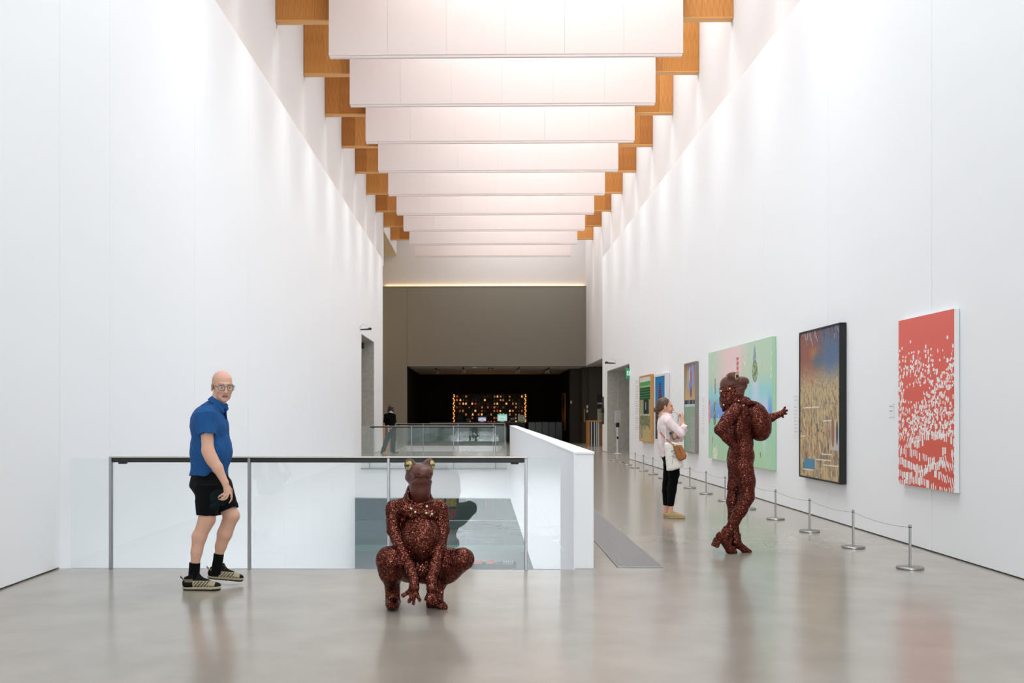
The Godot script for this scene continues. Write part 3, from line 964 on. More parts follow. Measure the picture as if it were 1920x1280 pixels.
func px_blob(im: Image, cx: float, cy: float, rx: float, ry: float, c: Color, soft := false) -> void:
	for y in range(maxi(0, int(cy - ry)), mini(im.get_height(), int(cy + ry) + 1)):
		for x in range(maxi(0, int(cx - rx)), mini(im.get_width(), int(cx + rx) + 1)):
			var d := Vector2((x - cx) / rx, (y - cy) / ry).length()
			if d < 1.0:
				im.set_pixel(x, y, im.get_pixel(x, y).lerp(c, (1.0 - d) * c.a if soft else c.a))


# an oval built up of short upright strokes of mixed tone
func px_dabs(im: Image, cx: float, cy: float, rx: float, ry: float, c: Color) -> void:
	for k in int(30 + rx * ry * 0.5):
		var a := rng.randf() * TAU
		var d := sqrt(rng.randf())
		var t: Color = [c, c.lightened(0.25), c.darkened(0.2), c.lerp(Color(0.85, 0.85, 0.8), 0.5)][rng.randi_range(0, 3)]
		px_blob(im, cx + cos(a) * d * rx, cy + sin(a) * d * ry, 1.0 + rx * 0.12, 2.0 + ry * 0.12, Color(t, 0.85))


func paintings() -> void:
	red_painting()
	ochre_painting()
	green_painting()
	tall_painting()
	tower_painting()
	street_painting()


func red_painting() -> void:
	rng.seed = 11
	var W := 440
	var H := 600
	var im := Image.create(W, H, false, Image.FORMAT_RGB8)
	for y in H:
		for x in range(0, W, 4):
			im.fill_rect(Rect2i(x, y, 4, 1), Color(0.895, 0.45, 0.41).lerp(Color(0.85, 0.39, 0.33), float(y) / H) * (1.0 + rng.randf_range(-0.02, 0.02)))
	var white := Color(0.94, 0.93, 0.92)
	var keep_out := [[0.80, 0.30, 0.10, 0.035], [0.28, 0.45, 0.20, 0.05], [0.2, 0.36, 0.12, 0.03], [0.62, 0.77, 0.16, 0.04]]
	var y := 0.13
	while y < 0.70:
		var dens: float = [0.06, 0.30, 0.75, 0.72, 0.62, 0.70, 0.88, 0.95, 0.97][clampi(int((y - 0.13) / 0.065), 0, 8)]
		var x := 0.0
		while x < 1.0:
			var wv := 0.85 + 0.30 * sin(x * 9.0 + y * 17.0)
			var bw := rng.randi_range(5, 13)
			var bh := rng.randi_range(6, 16)
			var yy := y + rng.randf_range(-0.02, 0.02)
			var ok := rng.randf() < dens * wv
			for q in keep_out:
				if Vector2((x - q[0]) / q[2], (yy - q[1]) / q[3]).length() < 1.0:
					ok = false
			if ok:
				if rng.randf() < 0.4:
					px_blob(im, x * W, yy * H, bw * 0.55, bh * 0.5, white)
				else:
					im.fill_rect(Rect2i(int(x * W), int(yy * H), bw, bh), white)
					if rng.randf() < 0.5:
						im.fill_rect(Rect2i(int(x * W) + bw / 2, int(yy * H) + 1, 2, bh), Color(0.88, 0.48, 0.43))
			x += rng.randf_range(0.018, 0.034)
		y += 0.0185
	# lower part: wavy rows of upright white strokes
	for r in 6:
		var x := 0.0
		while x < 1.0:
			var yy := 0.69 + r * 0.054 + 0.020 * sin(x * 7.0 + r * 1.7) + rng.randf_range(-0.006, 0.006)
			var bh := rng.randi_range(20, 31)
			var ok := true
			for q in keep_out:
				if Vector2((x - q[0]) / q[2], (yy + 0.02 - q[1]) / q[3]).length() < 1.0:
					ok = false
			if ok and rng.randf() < 0.86:
				if x > 0.76 and r > 1:
					px_line(im, x * W, yy * H, x * W + 12, yy * H + bh, 5, white)
				elif x < 0.22 and r < 2:
					px_line(im, x * W + 10, yy * H, x * W, yy * H + bh * 0.7, 5, white)
				else:
					im.fill_rect(Rect2i(int(x * W), int(yy * H), rng.randi_range(7, 13), bh), white)
			x += rng.randf_range(0.026, 0.044)
	var t := thing("red_painting", "tall red canvas with scattered white brick-like marks, nearest painting on the right wall", "painting", Vector3(RIGHT - 0.004, 1.505, -10.37))
	picture(t, im, 1.29, 1.735, 0.05, M.plate_white, 0.0)


func ochre_painting() -> void:
	rng.seed = 12
	var W := 420
	var H := 512
	var im := Image.create(W, H, false, Image.FORMAT_RGB8)
	for y in H:
		for x in range(0, W, 3):
			var u := float(x) / W
			var v := float(y) / H
			var top := Color(0.58, 0.38, 0.34).lerp(Color(0.38, 0.45, 0.54), smoothstep(0.3, 0.75, u))
			var c := top.lerp(Color(0.74, 0.66, 0.52), smoothstep(0.16, 0.42, v))
			c = c * (0.86 + 0.28 * rng.randf())
			im.fill_rect(Rect2i(x, y, 3, 1), c)
	for k in 70:
		var x := rng.randf() * W
		px_line(im, x, 0, x + rng.randf_range(-14, 30), rng.randf_range(20, 60), 3, [Color(0.75, 0.72, 0.72), Color(0.55, 0.28, 0.26), Color(0.42, 0.45, 0.52), Color(0.36, 0.33, 0.36)][rng.randi_range(0, 3)])
	px_blob(im, 150, 78, 60, 30, Color(0.76, 0.56, 0.32, 0.7), true)
	px_blob(im, 190, 105, 80, 40, Color(0.30, 0.46, 0.55, 0.75), true)
	px_blob(im, 330, 110, 90, 60, Color(0.34, 0.45, 0.62, 0.6), true)
	for k in 900:
		var v := pow(rng.randf(), 0.8)
		var y := H * (0.22 + 0.78 * v)
		var s := 3.0 + 26.0 * v
		var x := rng.randf() * W
		var c: Color = [Color(0.80, 0.72, 0.54), Color(0.73, 0.62, 0.44), Color(0.62, 0.53, 0.41), Color(0.77, 0.70, 0.57), Color(0.57, 0.58, 0.54), Color(0.82, 0.66, 0.49), Color(0.50, 0.44, 0.37)][rng.randi_range(0, 6)]
		if v < 0.2 and x < 160:
			c = c.lerp(Color(0.66, 0.28, 0.22), 0.6)
		im.fill_rect(Rect2i(int(x), int(y), int(s * rng.randf_range(0.4, 0.9)), int(s * rng.randf_range(0.6, 1.7))), c)
		if rng.randf() < 0.5:
			px_line(im, x, y, x + s * rng.randf_range(-0.2, 0.7), y + s * 1.6, 2, [Color(0.36, 0.30, 0.24), Color(0.84, 0.76, 0.58), Color(0.40, 0.40, 0.60)][rng.randi_range(0, 2)])
	for k in 90:
		var v := 0.35 + 0.62 * rng.randf()
		var x := rng.randf() * W
		var w := 10.0 + 30.0 * v * rng.randf()
		var c := Color(0.84, 0.75, 0.57).lerp(Color(0.62, 0.52, 0.42), rng.randf())
		for j in int(w):
			px_line(im, x + j, v * H + j * 0.5, x + j + 10, v * H + j * 0.5 + 46 * v, 2, c)
		px_line(im, x + w, v * H + w * 0.5, x + w + 12, v * H + w * 0.5 + 60 * v, 3, Color(0.45, 0.38, 0.40))
	for q in [[0.08, 0.52, 0.50], [0.42, 0.87, 0.78], [0.02, 0.72, 0.14], [0.55, 0.83, 0.80], [0.06, 0.95, 0.36], [0.6, 0.61, 0.8], [0.62, 0.90, 0.96]]:
		px_line(im, q[0] * W, q[1] * H, q[2] * W, q[1] * H - 2, 4, Color(0.88, 0.86, 0.80))
	for q in [[0.13, 0.5, 0.99], [0.40, 0.55, 0.98], [0.70, 0.58, 0.92], [0.30, 0.48, 0.9]]:
		px_line(im, q[0] * W, q[1] * H, q[0] * W + 10, q[2] * H, 3, [Color(0.62, 0.38, 0.24), Color(0.78, 0.72, 0.58)][rng.randi_range(0, 1)])
	im.fill_rect(Rect2i(46, 448, 120, 36), Color(0.36, 0.55, 0.66))
	im.fill_rect(Rect2i(330, 320, 80, 90), Color(0.76, 0.74, 0.70))
	px_blob(im, 352, 350, 16, 50, Color(0.62, 0.44, 0.34, 0.9))
	px_blob(im, 392, 350, 10, 40, Color(0.30, 0.30, 0.30, 0.9))
	var t := thing("ochre_painting", "black edged painting of crowded ochre boxes under a red and blue sky", "painting", Vector3(RIGHT - 0.004, 1.51, -13.53))
	picture(t, im, 1.62, 2.0, 0.085, M.black, 0.022)


func green_painting() -> void:
	rng.seed = 13
	var W := 720
	var H := 340
	var im := Image.create(W, H, false, Image.FORMAT_RGB8)
	for y in H:
		for x in W:
			var u := float(x) / W
			var v := float(y) / H
			var top := Color(0.72, 0.83, 0.72).lerp(Color(0.92, 0.80, 0.80), smoothstep(0.05, 0.35, u) * (1.0 - smoothstep(0.5, 0.75, u)))
			var low := Color(0.38, 0.60, 0.90).lerp(Color(0.78, 0.80, 0.92), smoothstep(0.55, 0.85, u) * (1.0 - smoothstep(0.93, 0.97, u)))
			var c := top.lerp(Color(0.55, 0.82, 0.84), smoothstep(0.25, 0.42, v)).lerp(low, smoothstep(0.40, 0.56, v))
			if v > 0.62:
				c = Color(0.62, 0.82, 0.75).lerp(Color(0.66, 0.83, 0.66), smoothstep(0.62, 0.95, v))
			im.set_pixel(x, y, c.lerp(Color(0.93, 0.94, 0.92), 0.16))
	for q in [[0.60, 0.30, 0.05, 0.30, Color(0.75, 0.85, 0.72, 0.8)], [0.78, 0.40, 0.07, 0.34, Color(0.86, 0.86, 0.94, 0.8)], [0.9, 0.75, 0.03, 0.2, Color(0.85, 0.9, 0.92, 0.7)], [0.45, 0.3, 0.1, 0.25, Color(0.94, 0.84, 0.84, 0.6)], [0.66, 0.5, 0.04, 0.2, Color(0.80, 0.86, 0.70, 0.8)]]:
		px_blob(im, q[0] * W, q[1] * H, q[2] * W, q[3] * H, q[4], true)
	# a stack of pink storeys
	for k in 6:
		im.fill_rect(Rect2i(int(0.50 * W), int(0.10 * H) + k * 14, 26, 8), Color(0.85, 0.42, 0.46))
		im.fill_rect(Rect2i(int(0.505 * W), int(0.10 * H) + k * 14 + 8, 20, 6), Color(0.88, 0.80, 0.72))
		for j in 3:
			im.fill_rect(Rect2i(int(0.508 * W) + j * 7, int(0.10 * H) + k * 14 + 9, 3, 5), Color(0.55, 0.45, 0.35))
	for q in [[0.77, 0.17, 0.02, 0.12, Color(0.62, 0.68, 0.74)], [0.775, 0.24, 0.035, 0.075, Color(0.46, 0.58, 0.40)], [0.12, 0.58, 0.022, 0.10, Color(0.42, 0.54, 0.42)], [0.015, 0.56, 0.02, 0.11, Color(0.92, 0.55, 0.55)], [0.13, 0.32, 0.012, 0.07, Color(0.70, 0.56, 0.54)], [0.14, 0.48, 0.009, 0.03, Color(0.78, 0.44, 0.44)], [0.08, 0.82, 0.01, 0.03, Color(0.88, 0.48, 0.48)], [0.11, 0.95, 0.02, 0.06, Color(0.94, 0.93, 0.86)], [0.15, 0.95, 0.02, 0.07, Color(0.92, 0.92, 0.82)], [0.62, 0.15, 0.012, 0.05, Color(0.90, 0.88, 0.78)], [0.66, 0.55, 0.03, 0.06, Color(0.94, 0.80, 0.80)], [0.72, 0.55, 0.02, 0.05, Color(0.95, 0.84, 0.84)], [0.58, 0.50, 0.012, 0.1, Color(0.93, 0.90, 0.80)], [0.85, 0.9, 0.006, 0.02, Color(0.45, 0.55, 0.4)]]:
		px_dabs(im, q[0] * W, q[1] * H, q[2] * W, q[3] * H, q[4])
	for k in 40:
		px_blob(im, rng.randf() * W, rng.randf_range(0.1, 0.6) * H, 3, rng.randf_range(4, 12), [Color(0.95, 0.93, 0.88, 0.8), Color(0.85, 0.9, 0.95, 0.8), Color(0.90, 0.7, 0.68, 0.7)][rng.randi_range(0, 2)])
	var t := thing("green_painting", "wide pastel green and blue dreamscape painting behind the standing frog", "painting", Vector3(RIGHT - 0.004, 1.545, -17.95))
	picture(t, im, 4.4, 2.05, 0.06, mat(Color(0.66, 0.82, 0.68), 0.7), 0.0)


func tall_painting() -> void:
	rng.seed = 14
	var W := 200
	var H := 340
	var im := Image.create(W, H, false, Image.FORMAT_RGB8)
	for y in H:
		for x in range(0, W, 2):
			var v := float(y) / H
			var c := Color(0.62, 0.48, 0.36).lerp(Color(0.80, 0.68, 0.50), v * 2.4) if v < 0.41 else Color(0.56, 0.66, 0.56)
			if v > 0.47 and x > 110 + 20 * sin(v * 30.0) and v > 0.6:
				c = Color(0.66, 0.66, 0.65)
			im.fill_rect(Rect2i(x, y, 2, 1), c * (0.93 + 0.14 * rng.randf()))
	for q in [[110, 60, 26, 70, Color(0.45, 0.55, 0.85, 0.9)], [60, 60, 22, 40, Color(0.62, 0.70, 0.66, 0.9)], [150, 45, 20, 50, Color(0.55, 0.62, 0.88, 0.9)], [118, 50, 12, 22, Color(0.78, 0.35, 0.22, 0.9)], [120, 110, 10, 22, Color(0.36, 0.24, 0.18, 0.9)], [90, 40, 10, 30, Color(0.86, 0.80, 0.72, 0.9)]]:
		px_blob(im, q[0], q[1], q[2], q[3], q[4])
	im.fill_rect(Rect2i(0, 140, W, 16), Color(0.23, 0.24, 0.26))
	for x in [60, 84, 150]:
		im.fill_rect(Rect2i(x, 140, 8, 16), Color(0.75, 0.77, 0.78))
	im.fill_rect(Rect2i(0, 156, W, 10), Color(0.72, 0.82, 0.82))
	for k in 300:
		im.fill_rect(Rect2i(rng.randi_range(0, W - 4), rng.randi_range(170, H - 20), 2, rng.randi_range(3, 14)), [Color(0.48, 0.60, 0.50), Color(0.68, 0.76, 0.68), Color(0.62, 0.64, 0.63)][rng.randi_range(0, 2)])
	var t := thing("tall_painting", "grey framed painting with blue shapes above a pale green field, right of the woman", "painting", Vector3(RIGHT - 0.004, 1.515, -21.95))
	picture(t, im, 1.16, 1.93, 0.07, mat(Color(0.55, 0.52, 0.50), 0.5), 0.035)


func tower_painting() -> void:
	rng.seed = 15
	var im := Image.create(160, 200, false, Image.FORMAT_RGB8)
	for y in 200:
		im.fill_rect(Rect2i(0, y, 160, 1), Color(0.10, 0.46, 0.70).lerp(Color(0.18, 0.58, 0.74), y / 200.0))
	for y in range(20, 200):
		var w := mini(150, 20 + int((y - 20) * 0.85)) if y < 90 else 150
		im.fill_rect(Rect2i(80 - w / 2, y, w, 1), Color(0.26, 0.18, 0.24) if y < 100 else Color(0.24, 0.22, 0.20))
	for k in 12:
		im.fill_rect(Rect2i(58 - k, 28 + k * 6, 44 + k * 2, 2), Color(0.62, 0.30, 0.42))
	for k in 160:
		im.fill_rect(Rect2i(rng.randi_range(4, 150), rng.randi_range(100, 194), 6, 3), [Color(0.46, 0.36, 0.30), Color(0.35, 0.42, 0.42), Color(0.62, 0.5, 0.42)][rng.randi_range(0, 2)])
	var t := thing("tower_painting", "white box framed picture of a dark tower on blue, behind the woman's head", "painting", Vector3(RIGHT - 0.004, 1.53, -25.4))
	picture(t, im, 1.5, 1.68, 0.11, M.plate_white, 0.06)


func street_painting() -> void:
	rng.seed = 16
	var im := Image.create(180, 220, false, Image.FORMAT_RGB8)
	for y in 220:
		for x in range(0, 180, 3):
			var c := Color(0.86, 0.85, 0.80)
			if y > 16: c = Color(0.30, 0.62, 0.36)
			if y > 30: c = Color(0.66, 0.68, 0.52)
			if y > 36: c = Color(0.08, 0.30, 0.18)
			if y > 78: c = Color(0.10, 0.17, 0.13) if x > 60 and x < 150 else Color(0.62, 0.64, 0.50)
			if y > 128: c = Color(0.74, 0.74, 0.64)
			if y > 134: c = Color(0.46, 0.48, 0.36)
			if y > 168: c = Color(0.74, 0.68, 0.48)
			im.fill_rect(Rect2i(x, y, 3, 1), c * (0.88 + 0.24 * rng.randf()))
	for k in 4:
		im.fill_rect(Rect2i(0, 44 + k * 9, 180, 2), Color(0.34, 0.58, 0.42))
	im.fill_rect(Rect2i(96, 88, 10, 26), Color(0.75, 0.78, 0.76))
	px_blob(im, 30, 190, 20, 26, Color(0.55, 0.54, 0.52, 0.8))
	for k in 120:
		px_blob(im, rng.randf_range(0, 180), rng.randf_range(134, 180), 6, 4, [Color(0.38, 0.40, 0.30, 0.5), Color(0.62, 0.60, 0.44, 0.5)][rng.randi_range(0, 1)])
	var t := thing("street_painting", "oak framed painting of a green awning street front, left of the woman", "painting", Vector3(RIGHT - 0.004, 1.53, -27.85))
	picture(t, im, 1.9, 1.8, 0.09, M.oak, 0.04)


# ---------------------------------------------------------------- stanchions and small fittings

func stanchions() -> void:
	var base := MB.new()
	base.lathe([[0.0, 0.0], [0.112, 0.0], [0.116, 0.004], [0.116, 0.018], [0.112, 0.022], [0.02, 0.026], [0.0, 0.026]], Vector3.ZERO, 32)
	var pole := MB.new()
	pole.lathe([[0.011, 0.02], [0.011, 0.372], [0.013, 0.374], [0.013, 0.392], [0.0, 0.396]], Vector3.ZERO, 14)
	var clip := MB.new()
	clip.lathe([[0.0, 0.366], [0.0145, 0.366], [0.0145, 0.374], [0.0, 0.374]], Vector3.ZERO, 12)
	var words := ["nearest, below the red painting", "second nearest", "third, under the ochre painting's right edge", "fourth, under the ochre painting's left side", "fifth, just right of the standing frog's knee", "sixth, just left of the standing frog's thigh", "seventh, between the woman and the standing frog", "eighth, nearest to the woman on her right", "ninth, partly behind the woman's legs", "tenth, just left of the woman's legs", "eleventh, third left of the woman", "twelfth, under the oak framed painting", "thirteenth, below the wall text", "fourteenth, near side of the right doorway", "fifteenth, in front of the right doorway", "last and farthest, before the sign stand"]
	var first: Node3D
	var at := []
	for k in 16:
		var p := Vector3(3.815 + minf(0.0085 * k, 0.12), 0, -(9.2 + 1.425 * k))
		at.append(p)
		var l: String = "low steel barrier post on a round base, " + words[k]
		if k == 0:
			first = thing("barrier_post", l, "barrier post", p, 0.0, "barrier posts along the right wall")
			obj("base", base, M.steel, first)
			obj("pole", pole, M.steel, first)
			obj("clip", clip, M.black, first)
		else:
			dup(first, p, l)
	var near := ["nearest", "second nearest", "third nearest", "fourth nearest", "fifth nearest", "sixth nearest", "seventh nearest", "eighth nearest", "ninth nearest", "tenth nearest", "eleventh nearest", "twelfth nearest", "thirteenth nearest", "fourteenth nearest", "farthest"]
	for k in 15:
		var pts := []
		for j in 9:
			var t := j / 8.0
			pts.append(at[k].lerp(at[k + 1], t) + Vector3(0, 0.37 - 0.028 * (1.0 - pow(2.0 * t - 1.0, 2.0)), 0))
		var m := MB.new()
		m.tube(pts, 0.0026, 5)
		var r := obj("barrier_rope", m, mat(Color(0.62, 0.62, 0.61), 0.6))
		tag(r, "thin grey rope slung between two low barrier posts, %s of the row" % near[k], "rope", "ropes between the barrier posts")


func signs_and_fittings() -> void:
	# green exit signs with the white running figure in its doorway
	for q in [[Vector3(4.45, 2.62, -31.3), 0.15, 0.33, "green exit sign with a white running figure by the right doorway"], [Vector3(4.99, 3.36, -41.0), 0.16, 0.2, "small green exit sign half hidden by the end of the right wall"]]:
		var t := thing("exit_sign", q[3], "exit sign", q[0])
		var m := MB.new(); m.box(Vector3(-q[1] / 2, -q[2] / 2, -0.02), Vector3(q[1] / 2, q[2] / 2, 0.0), 0.004)
		obj("casing", m, mat(Color(0.05, 0.52, 0.36), 0.4), t)
		var im := Image.create(60, 132, false, Image.FORMAT_RGB8)
		im.fill(Color(0.04, 0.56, 0.38))
		var w := Color(0.95, 0.97, 0.95)
		var g := Color(0.04, 0.50, 0.34)
		im.fill_rect(Rect2i(14, 38, 34, 54), w)
		px_blob(im, 34, 47, 5, 5, g)
		px_line(im, 31, 53, 27, 68, 6, g)
		px_line(im, 27, 68, 36, 77, 4, g)
		px_line(im, 36, 77, 34, 88, 4, g)
		px_line(im, 27, 69, 18, 82, 4, g)
		px_line(im, 31, 54, 41, 62, 3, g)
		px_line(im, 30, 54, 20, 62, 3, g)
		var sm := mat(Color(0.1, 0.1, 0.1), 0.4)
		sm.emission_enabled = true
		sm.emission_texture = ImageTexture.create_from_image(im)
		sm.emission = Color.WHITE
		sm.emission_operator = BaseMaterial3D.EMISSION_OP_MULTIPLY
		sm.emission_energy_multiplier = 0.75
		m = MB.new()
		var a: float = q[1] / 2 - 0.002
		var b: float = q[2] / 2 - 0.002
		m.quad(Vector3(-a, -b, 0.001), Vector3(a, -b, 0.001), Vector3(a, b, 0.001), Vector3(-a, b, 0.001), Vector3(0, 0, 1), [Vector2(0, 1), Vector2(1, 1), Vector2(1, 0), Vector2(0, 0)])
		obj("sign_face", m, sm, t)
		m = MB.new(); m.box(Vector3(-0.01, q[2] / 2, -0.015), Vector3(0.01, q[2] / 2 + 0.05, -0.005)); obj("hanger", m, M.black, t)
		var l := OmniLight3D.new()
		l.name = "exit_light"
		l.position = q[0] + Vector3(-0.02, 0, 0.12)
		l.light_color = Color(0.2, 0.9, 0.6)
		l.light_energy = 0.004
		l.light_size = 0.06
		l.omni_range = 20.0
		l.omni_attenuation = 2.0
		l.shadow_enabled = true
		add_child(l, true)
	# wall mounted cameras over the two doorways
	for q in [[Vector3(LEFT, 4.02, -31.6), 1.0, "small white security camera on an arm over the left doorway"], [Vector3(RIGHT, 3.12, -34.6), -1.0, "small white security camera on an arm over the right doorway"]]:
		var t := thing("security_camera", q[2], "camera", q[0])
		var s: float = q[1]
		var m := MB.new(); m.box(Vector3(0.0 if s > 0 else -0.02, -0.08, -0.04), Vector3(0.02 if s > 0 else 0.0, 0.08, 0.04), 0.004); obj("wall_plate", m, M.plate_white, t)
		m = MB.new(); m.tube([Vector3(0, 0.05, 0), Vector3(0.1 * s, 0.14, 0), Vector3(0.2 * s, 0.1, 0), Vector3(0.26 * s, 0.02, 0)], 0.012, 6); obj("arm", m, M.plate_white, t)
		m = MB.new(); m.tube([Vector3(0.0, -0.03, 0), Vector3(0.3 * s, -0.02, 0.03)], [0.02, 0.028], 8); obj("camera_body", m, M.charcoal, t)
		m = MB.new(); m.tube([Vector3(0.28 * s, 0.0, 0.03), Vector3(0.36 * s, -0.02, 0.04)], 0.035, 10); obj("lens_hood", m, M.black, t)
	# black reader bar on the far edge of the right wall
	var rb := thing("door_reader", "black reader bar fixed to the far edge of the right wall", "reader", Vector3(RIGHT - 0.001, 1.0, -38.0))
	var m := MB.new(); m.box(Vector3(-0.05, 0.0, -0.06), Vector3(0.0, 1.02, 0.06), 0.006); obj("bar", m, M.charcoal, rb)
	m = MB.new(); m.box(Vector3(-0.1, 0.42, 0.0), Vector3(0.0, 0.62, 0.16), 0.01); obj("handset", m, M.black, rb)
	# wall texts and captions: pale sheets with rows of fine print
	for q in [[RIGHT, 29.75, 1.62, 0.7, 1.5, true, "tall block of wall text left of the oak framed painting"], [RIGHT, 20.9, 1.35, 0.22, 0.75, false, "narrow grey caption left of the wide green painting"], [RIGHT, 14.75, 1.35, 0.2, 0.62, false, "pale caption sheet left of the ochre painting"], [RIGHT, 11.33, 1.42, 0.14, 0.15, true, "small square caption left of the red painting"]]:
		var t := thing("wall_caption", q[6], "caption", Vector3(q[0], q[2], -q[1]))
		var b: float = q[4] / 2
		var a: float = q[3] / 2
		m = MB.new(); m.box(Vector3(-0.006, -b, -a), Vector3(0, b, a), 0.001); obj("sheet", m, mat(Color(0.93, 0.935, 0.94), 0.7), t)
		m = MB.new()
		var rows := int(q[4] / 0.05)
		rng.seed = 60 + rows
		for k in rows:
			if k % 9 == 2:
				continue
			var y := b - 0.03 - 0.05 * k
			m.box(Vector3(-0.0072, y - 0.006, -a + 0.02), Vector3(-0.006, y + 0.004, a - rng.randf_range(0.02, q[3] * 0.4)))
		obj("print", m, mat(Color(0.66, 0.67, 0.68) if q[5] else Color(0.78, 0.79, 0.8), 0.8), t)


# ---------------------------------------------------------------- one continuous surface from rounded shapes joined smoothly

class Body:
	var shapes := []
	var lo := Vector3(1e9, 1e9, 1e9)
	var hi := Vector3(-1e9, -1e9, -1e9)
	var tf := Transform3D()

	func grow(a: Vector3, r: float) -> void:
		lo = lo.min(a - Vector3(r, r, r))
		hi = hi.max(a + Vector3(r, r, r))

	# tapered round limb
	func cap(a: Vector3, b: Vector3, ra: float, rb := -1.0, k := 0.02) -> void:
		rb = ra if rb < 0.0 else rb
		a = tf * a
		b = tf * b
		grow(a, ra)
		grow(b, rb)
		shapes.append([0, a, b, ra, rb, k, false])

	func limb(pts: Array, radii: Array, k := 0.02) -> void:
		for i in pts.size() - 1:
			cap(pts[i], pts[i + 1], radii[i], radii[i + 1], k)

	# tapered limb with flat ends (cuffs and hems)
	func cuff(a: Vector3, b: Vector3, ra: float, rb: float, k := 0.02, flat := 1.0) -> void:
		a = tf * a
		b = tf * b
		grow(a, ra)
		grow(b, rb)
		shapes.append([1, a, b, ra, rb, k, false])

	func egg(c: Vector3, r: Vector3, bas := Basis(), k := 0.02) -> void:
		c = tf * c
		bas = tf.basis * bas
		grow(c, maxf(r.x, maxf(r.y, r.z)))
		shapes.append([2, c, r, bas.transposed(), 0, k, false])

	func dent(c: Vector3, r: Vector3, bas := Basis(), k := 0.01) -> void:
		shapes.append([2, tf * c, r, (tf.basis * bas).transposed(), 0, k, true])

	func slot(a: Vector3, b: Vector3, r: float, k := 0.004) -> void:
		shapes.append([0, tf * a, tf * b, r, r, k, true])

	func bore(a: Vector3, b: Vector3, ra: float, rb: float, k := 0.004) -> void:
		shapes.append([1, tf * a, tf * b, ra, rb, k, true])

	# everything on the far side of a plane goes
	func trim(at: Vector3, n: Vector3) -> void:
		shapes.append([3, tf * at, (tf.basis * n).normalized(), 0, 0, 0.0, true])

	# surface nets; paint(p, n) gives the vertex colour; folds = [height, frequency]
	func into(mb: MB, cell: float, paint = null, folds := []) -> void:
		var pad := Vector3(3, 3, 3) * cell
		var o := lo - pad
		var size := (hi - lo) + pad * 2.0
		var nx := int(size.x / cell) + 2
		var ny := int(size.y / cell) + 2
		var nz := int(size.z / cell) + 2
		var sx := 1
		var sy := nx
		var sz := nx * ny
		var f := PackedFloat32Array()
		f.resize(nx * ny * nz)
		f.fill(1.0)
		for s in shapes:
			var kind: int = s[0]
			var k: float = s[5]
			var away: bool = s[6]
			var m := k + cell * 2.0
			var a: Vector3 = s[1]
			var blo: Vector3
			var bhi: Vector3
			if kind == 3:
				blo = o
				bhi = o + size
			elif kind == 2:
				var r: Vector3 = s[2]
				var t: Basis = (s[3] as Basis).transposed()
				var e := Vector3(Vector3(t.x.x * r.x, t.y.x * r.y, t.z.x * r.z).length(), Vector3(t.x.y * r.x, t.y.y * r.y, t.z.y * r.z).length(), Vector3(t.x.z * r.x, t.y.z * r.y, t.z.z * r.z).length())
				blo = a - e - Vector3(m, m, m)
				bhi = a + e + Vector3(m, m, m)
			else:
				var b: Vector3 = s[2]
				var ra: float = s[3] + m
				var rb: float = s[4] + m
				blo = (a - Vector3(ra, ra, ra)).min(b - Vector3(rb, rb, rb))
				bhi = (a + Vector3(ra, ra, ra)).max(b + Vector3(rb, rb, rb))
			var i0 := ((blo - o) / cell).floor().max(Vector3.ZERO)
			var i1 := ((bhi - o) / cell).ceil().min(Vector3(nx - 1, ny - 1, nz - 1))
			var p := Vector3()
			var ba := Vector3()
			var inv := 0.0
			var ln := 0.0
			var r0 := 0.0
			var dr := 0.0
			var rr := Vector3.ONE
			var bt := Basis()
			var r2 := Vector3.ONE
			if kind < 2:
				ba = (s[2] as Vector3) - a
				ln = ba.length()
				inv = 1.0 / maxf(ba.length_squared(), 1e-9)
				r0 = s[3]
				dr = s[4] - s[3]
			elif kind == 2:
				rr = s[2]
				bt = s[3]
				r2 = rr * rr
			for z in range(int(i0.z), int(i1.z) + 1):
				p.z = o.z + z * cell - a.z
				for y in range(int(i0.y), int(i1.y) + 1):
					p.y = o.y + y * cell - a.y
					var at := z * sz + y * sy + int(i0.x)
					for x in range(int(i0.x), int(i1.x) + 1):
						p.x = o.x + x * cell - a.x
						var d := 0.0
						if kind == 0:
							var h := clampf(p.dot(ba) * inv, 0.0, 1.0)
							d = (p - ba * h).length() - r0 - dr * h
						elif kind == 2:
							var q := bt * p
							var k0 := (q / rr).length()
							var k1 := (q / r2).length()
							d = k0 * (k0 - 1.0) / k1 if k1 > 1e-6 else -minf(rr.x, minf(rr.y, rr.z))
						elif kind == 1:
							var h := p.dot(ba) * inv
							var w := (p - ba * h).length() - r0 - dr * clampf(h, 0.0, 1.0)
							d = maxf(w, (absf(h - 0.5) - 0.5) * ln)
						else:
							d = -p.dot(s[2])
						var g := f[at]
						if away:
							d = -d
							if k > 0.0:
								var h := maxf(k - absf(g - d), 0.0) / k
								g = maxf(g, d) + h * h * k * 0.25
							else:
								g = maxf(g, d)
						else:
							if k > 0.0:
								var h := maxf(k - absf(g - d), 0.0) / k
								g = minf(g, d) - h * h * k * 0.25
							else:
								g = minf(g, d)
						f[at] = g
						at += 1
		if folds.size():
			var fn := FastNoiseLite.new()
			fn.seed = 3
			fn.frequency = folds[1]
			fn.fractal_octaves = 2
			var st: Vector3 = folds[2] if folds.size() > 2 else Vector3.ONE
			var at := 0
			for z in nz:
				for y in ny:
					for x in nx:
						if absf(f[at]) < cell * 4.0:
							f[at] += folds[0] * fn.get_noise_3d((o.x + x * cell) * st.x, (o.y + y * cell) * st.y, (o.z + z * cell) * st.z)
						at += 1
		var id := PackedInt32Array()
		id.resize(nx * ny * nz)
		id.fill(-1)
		var first := mb.v.size()
		var lim := cell * 2.6
		var offs := [0, sx, sy, sx + sy, sz, sx + sz, sy + sz, sx + sy + sz]
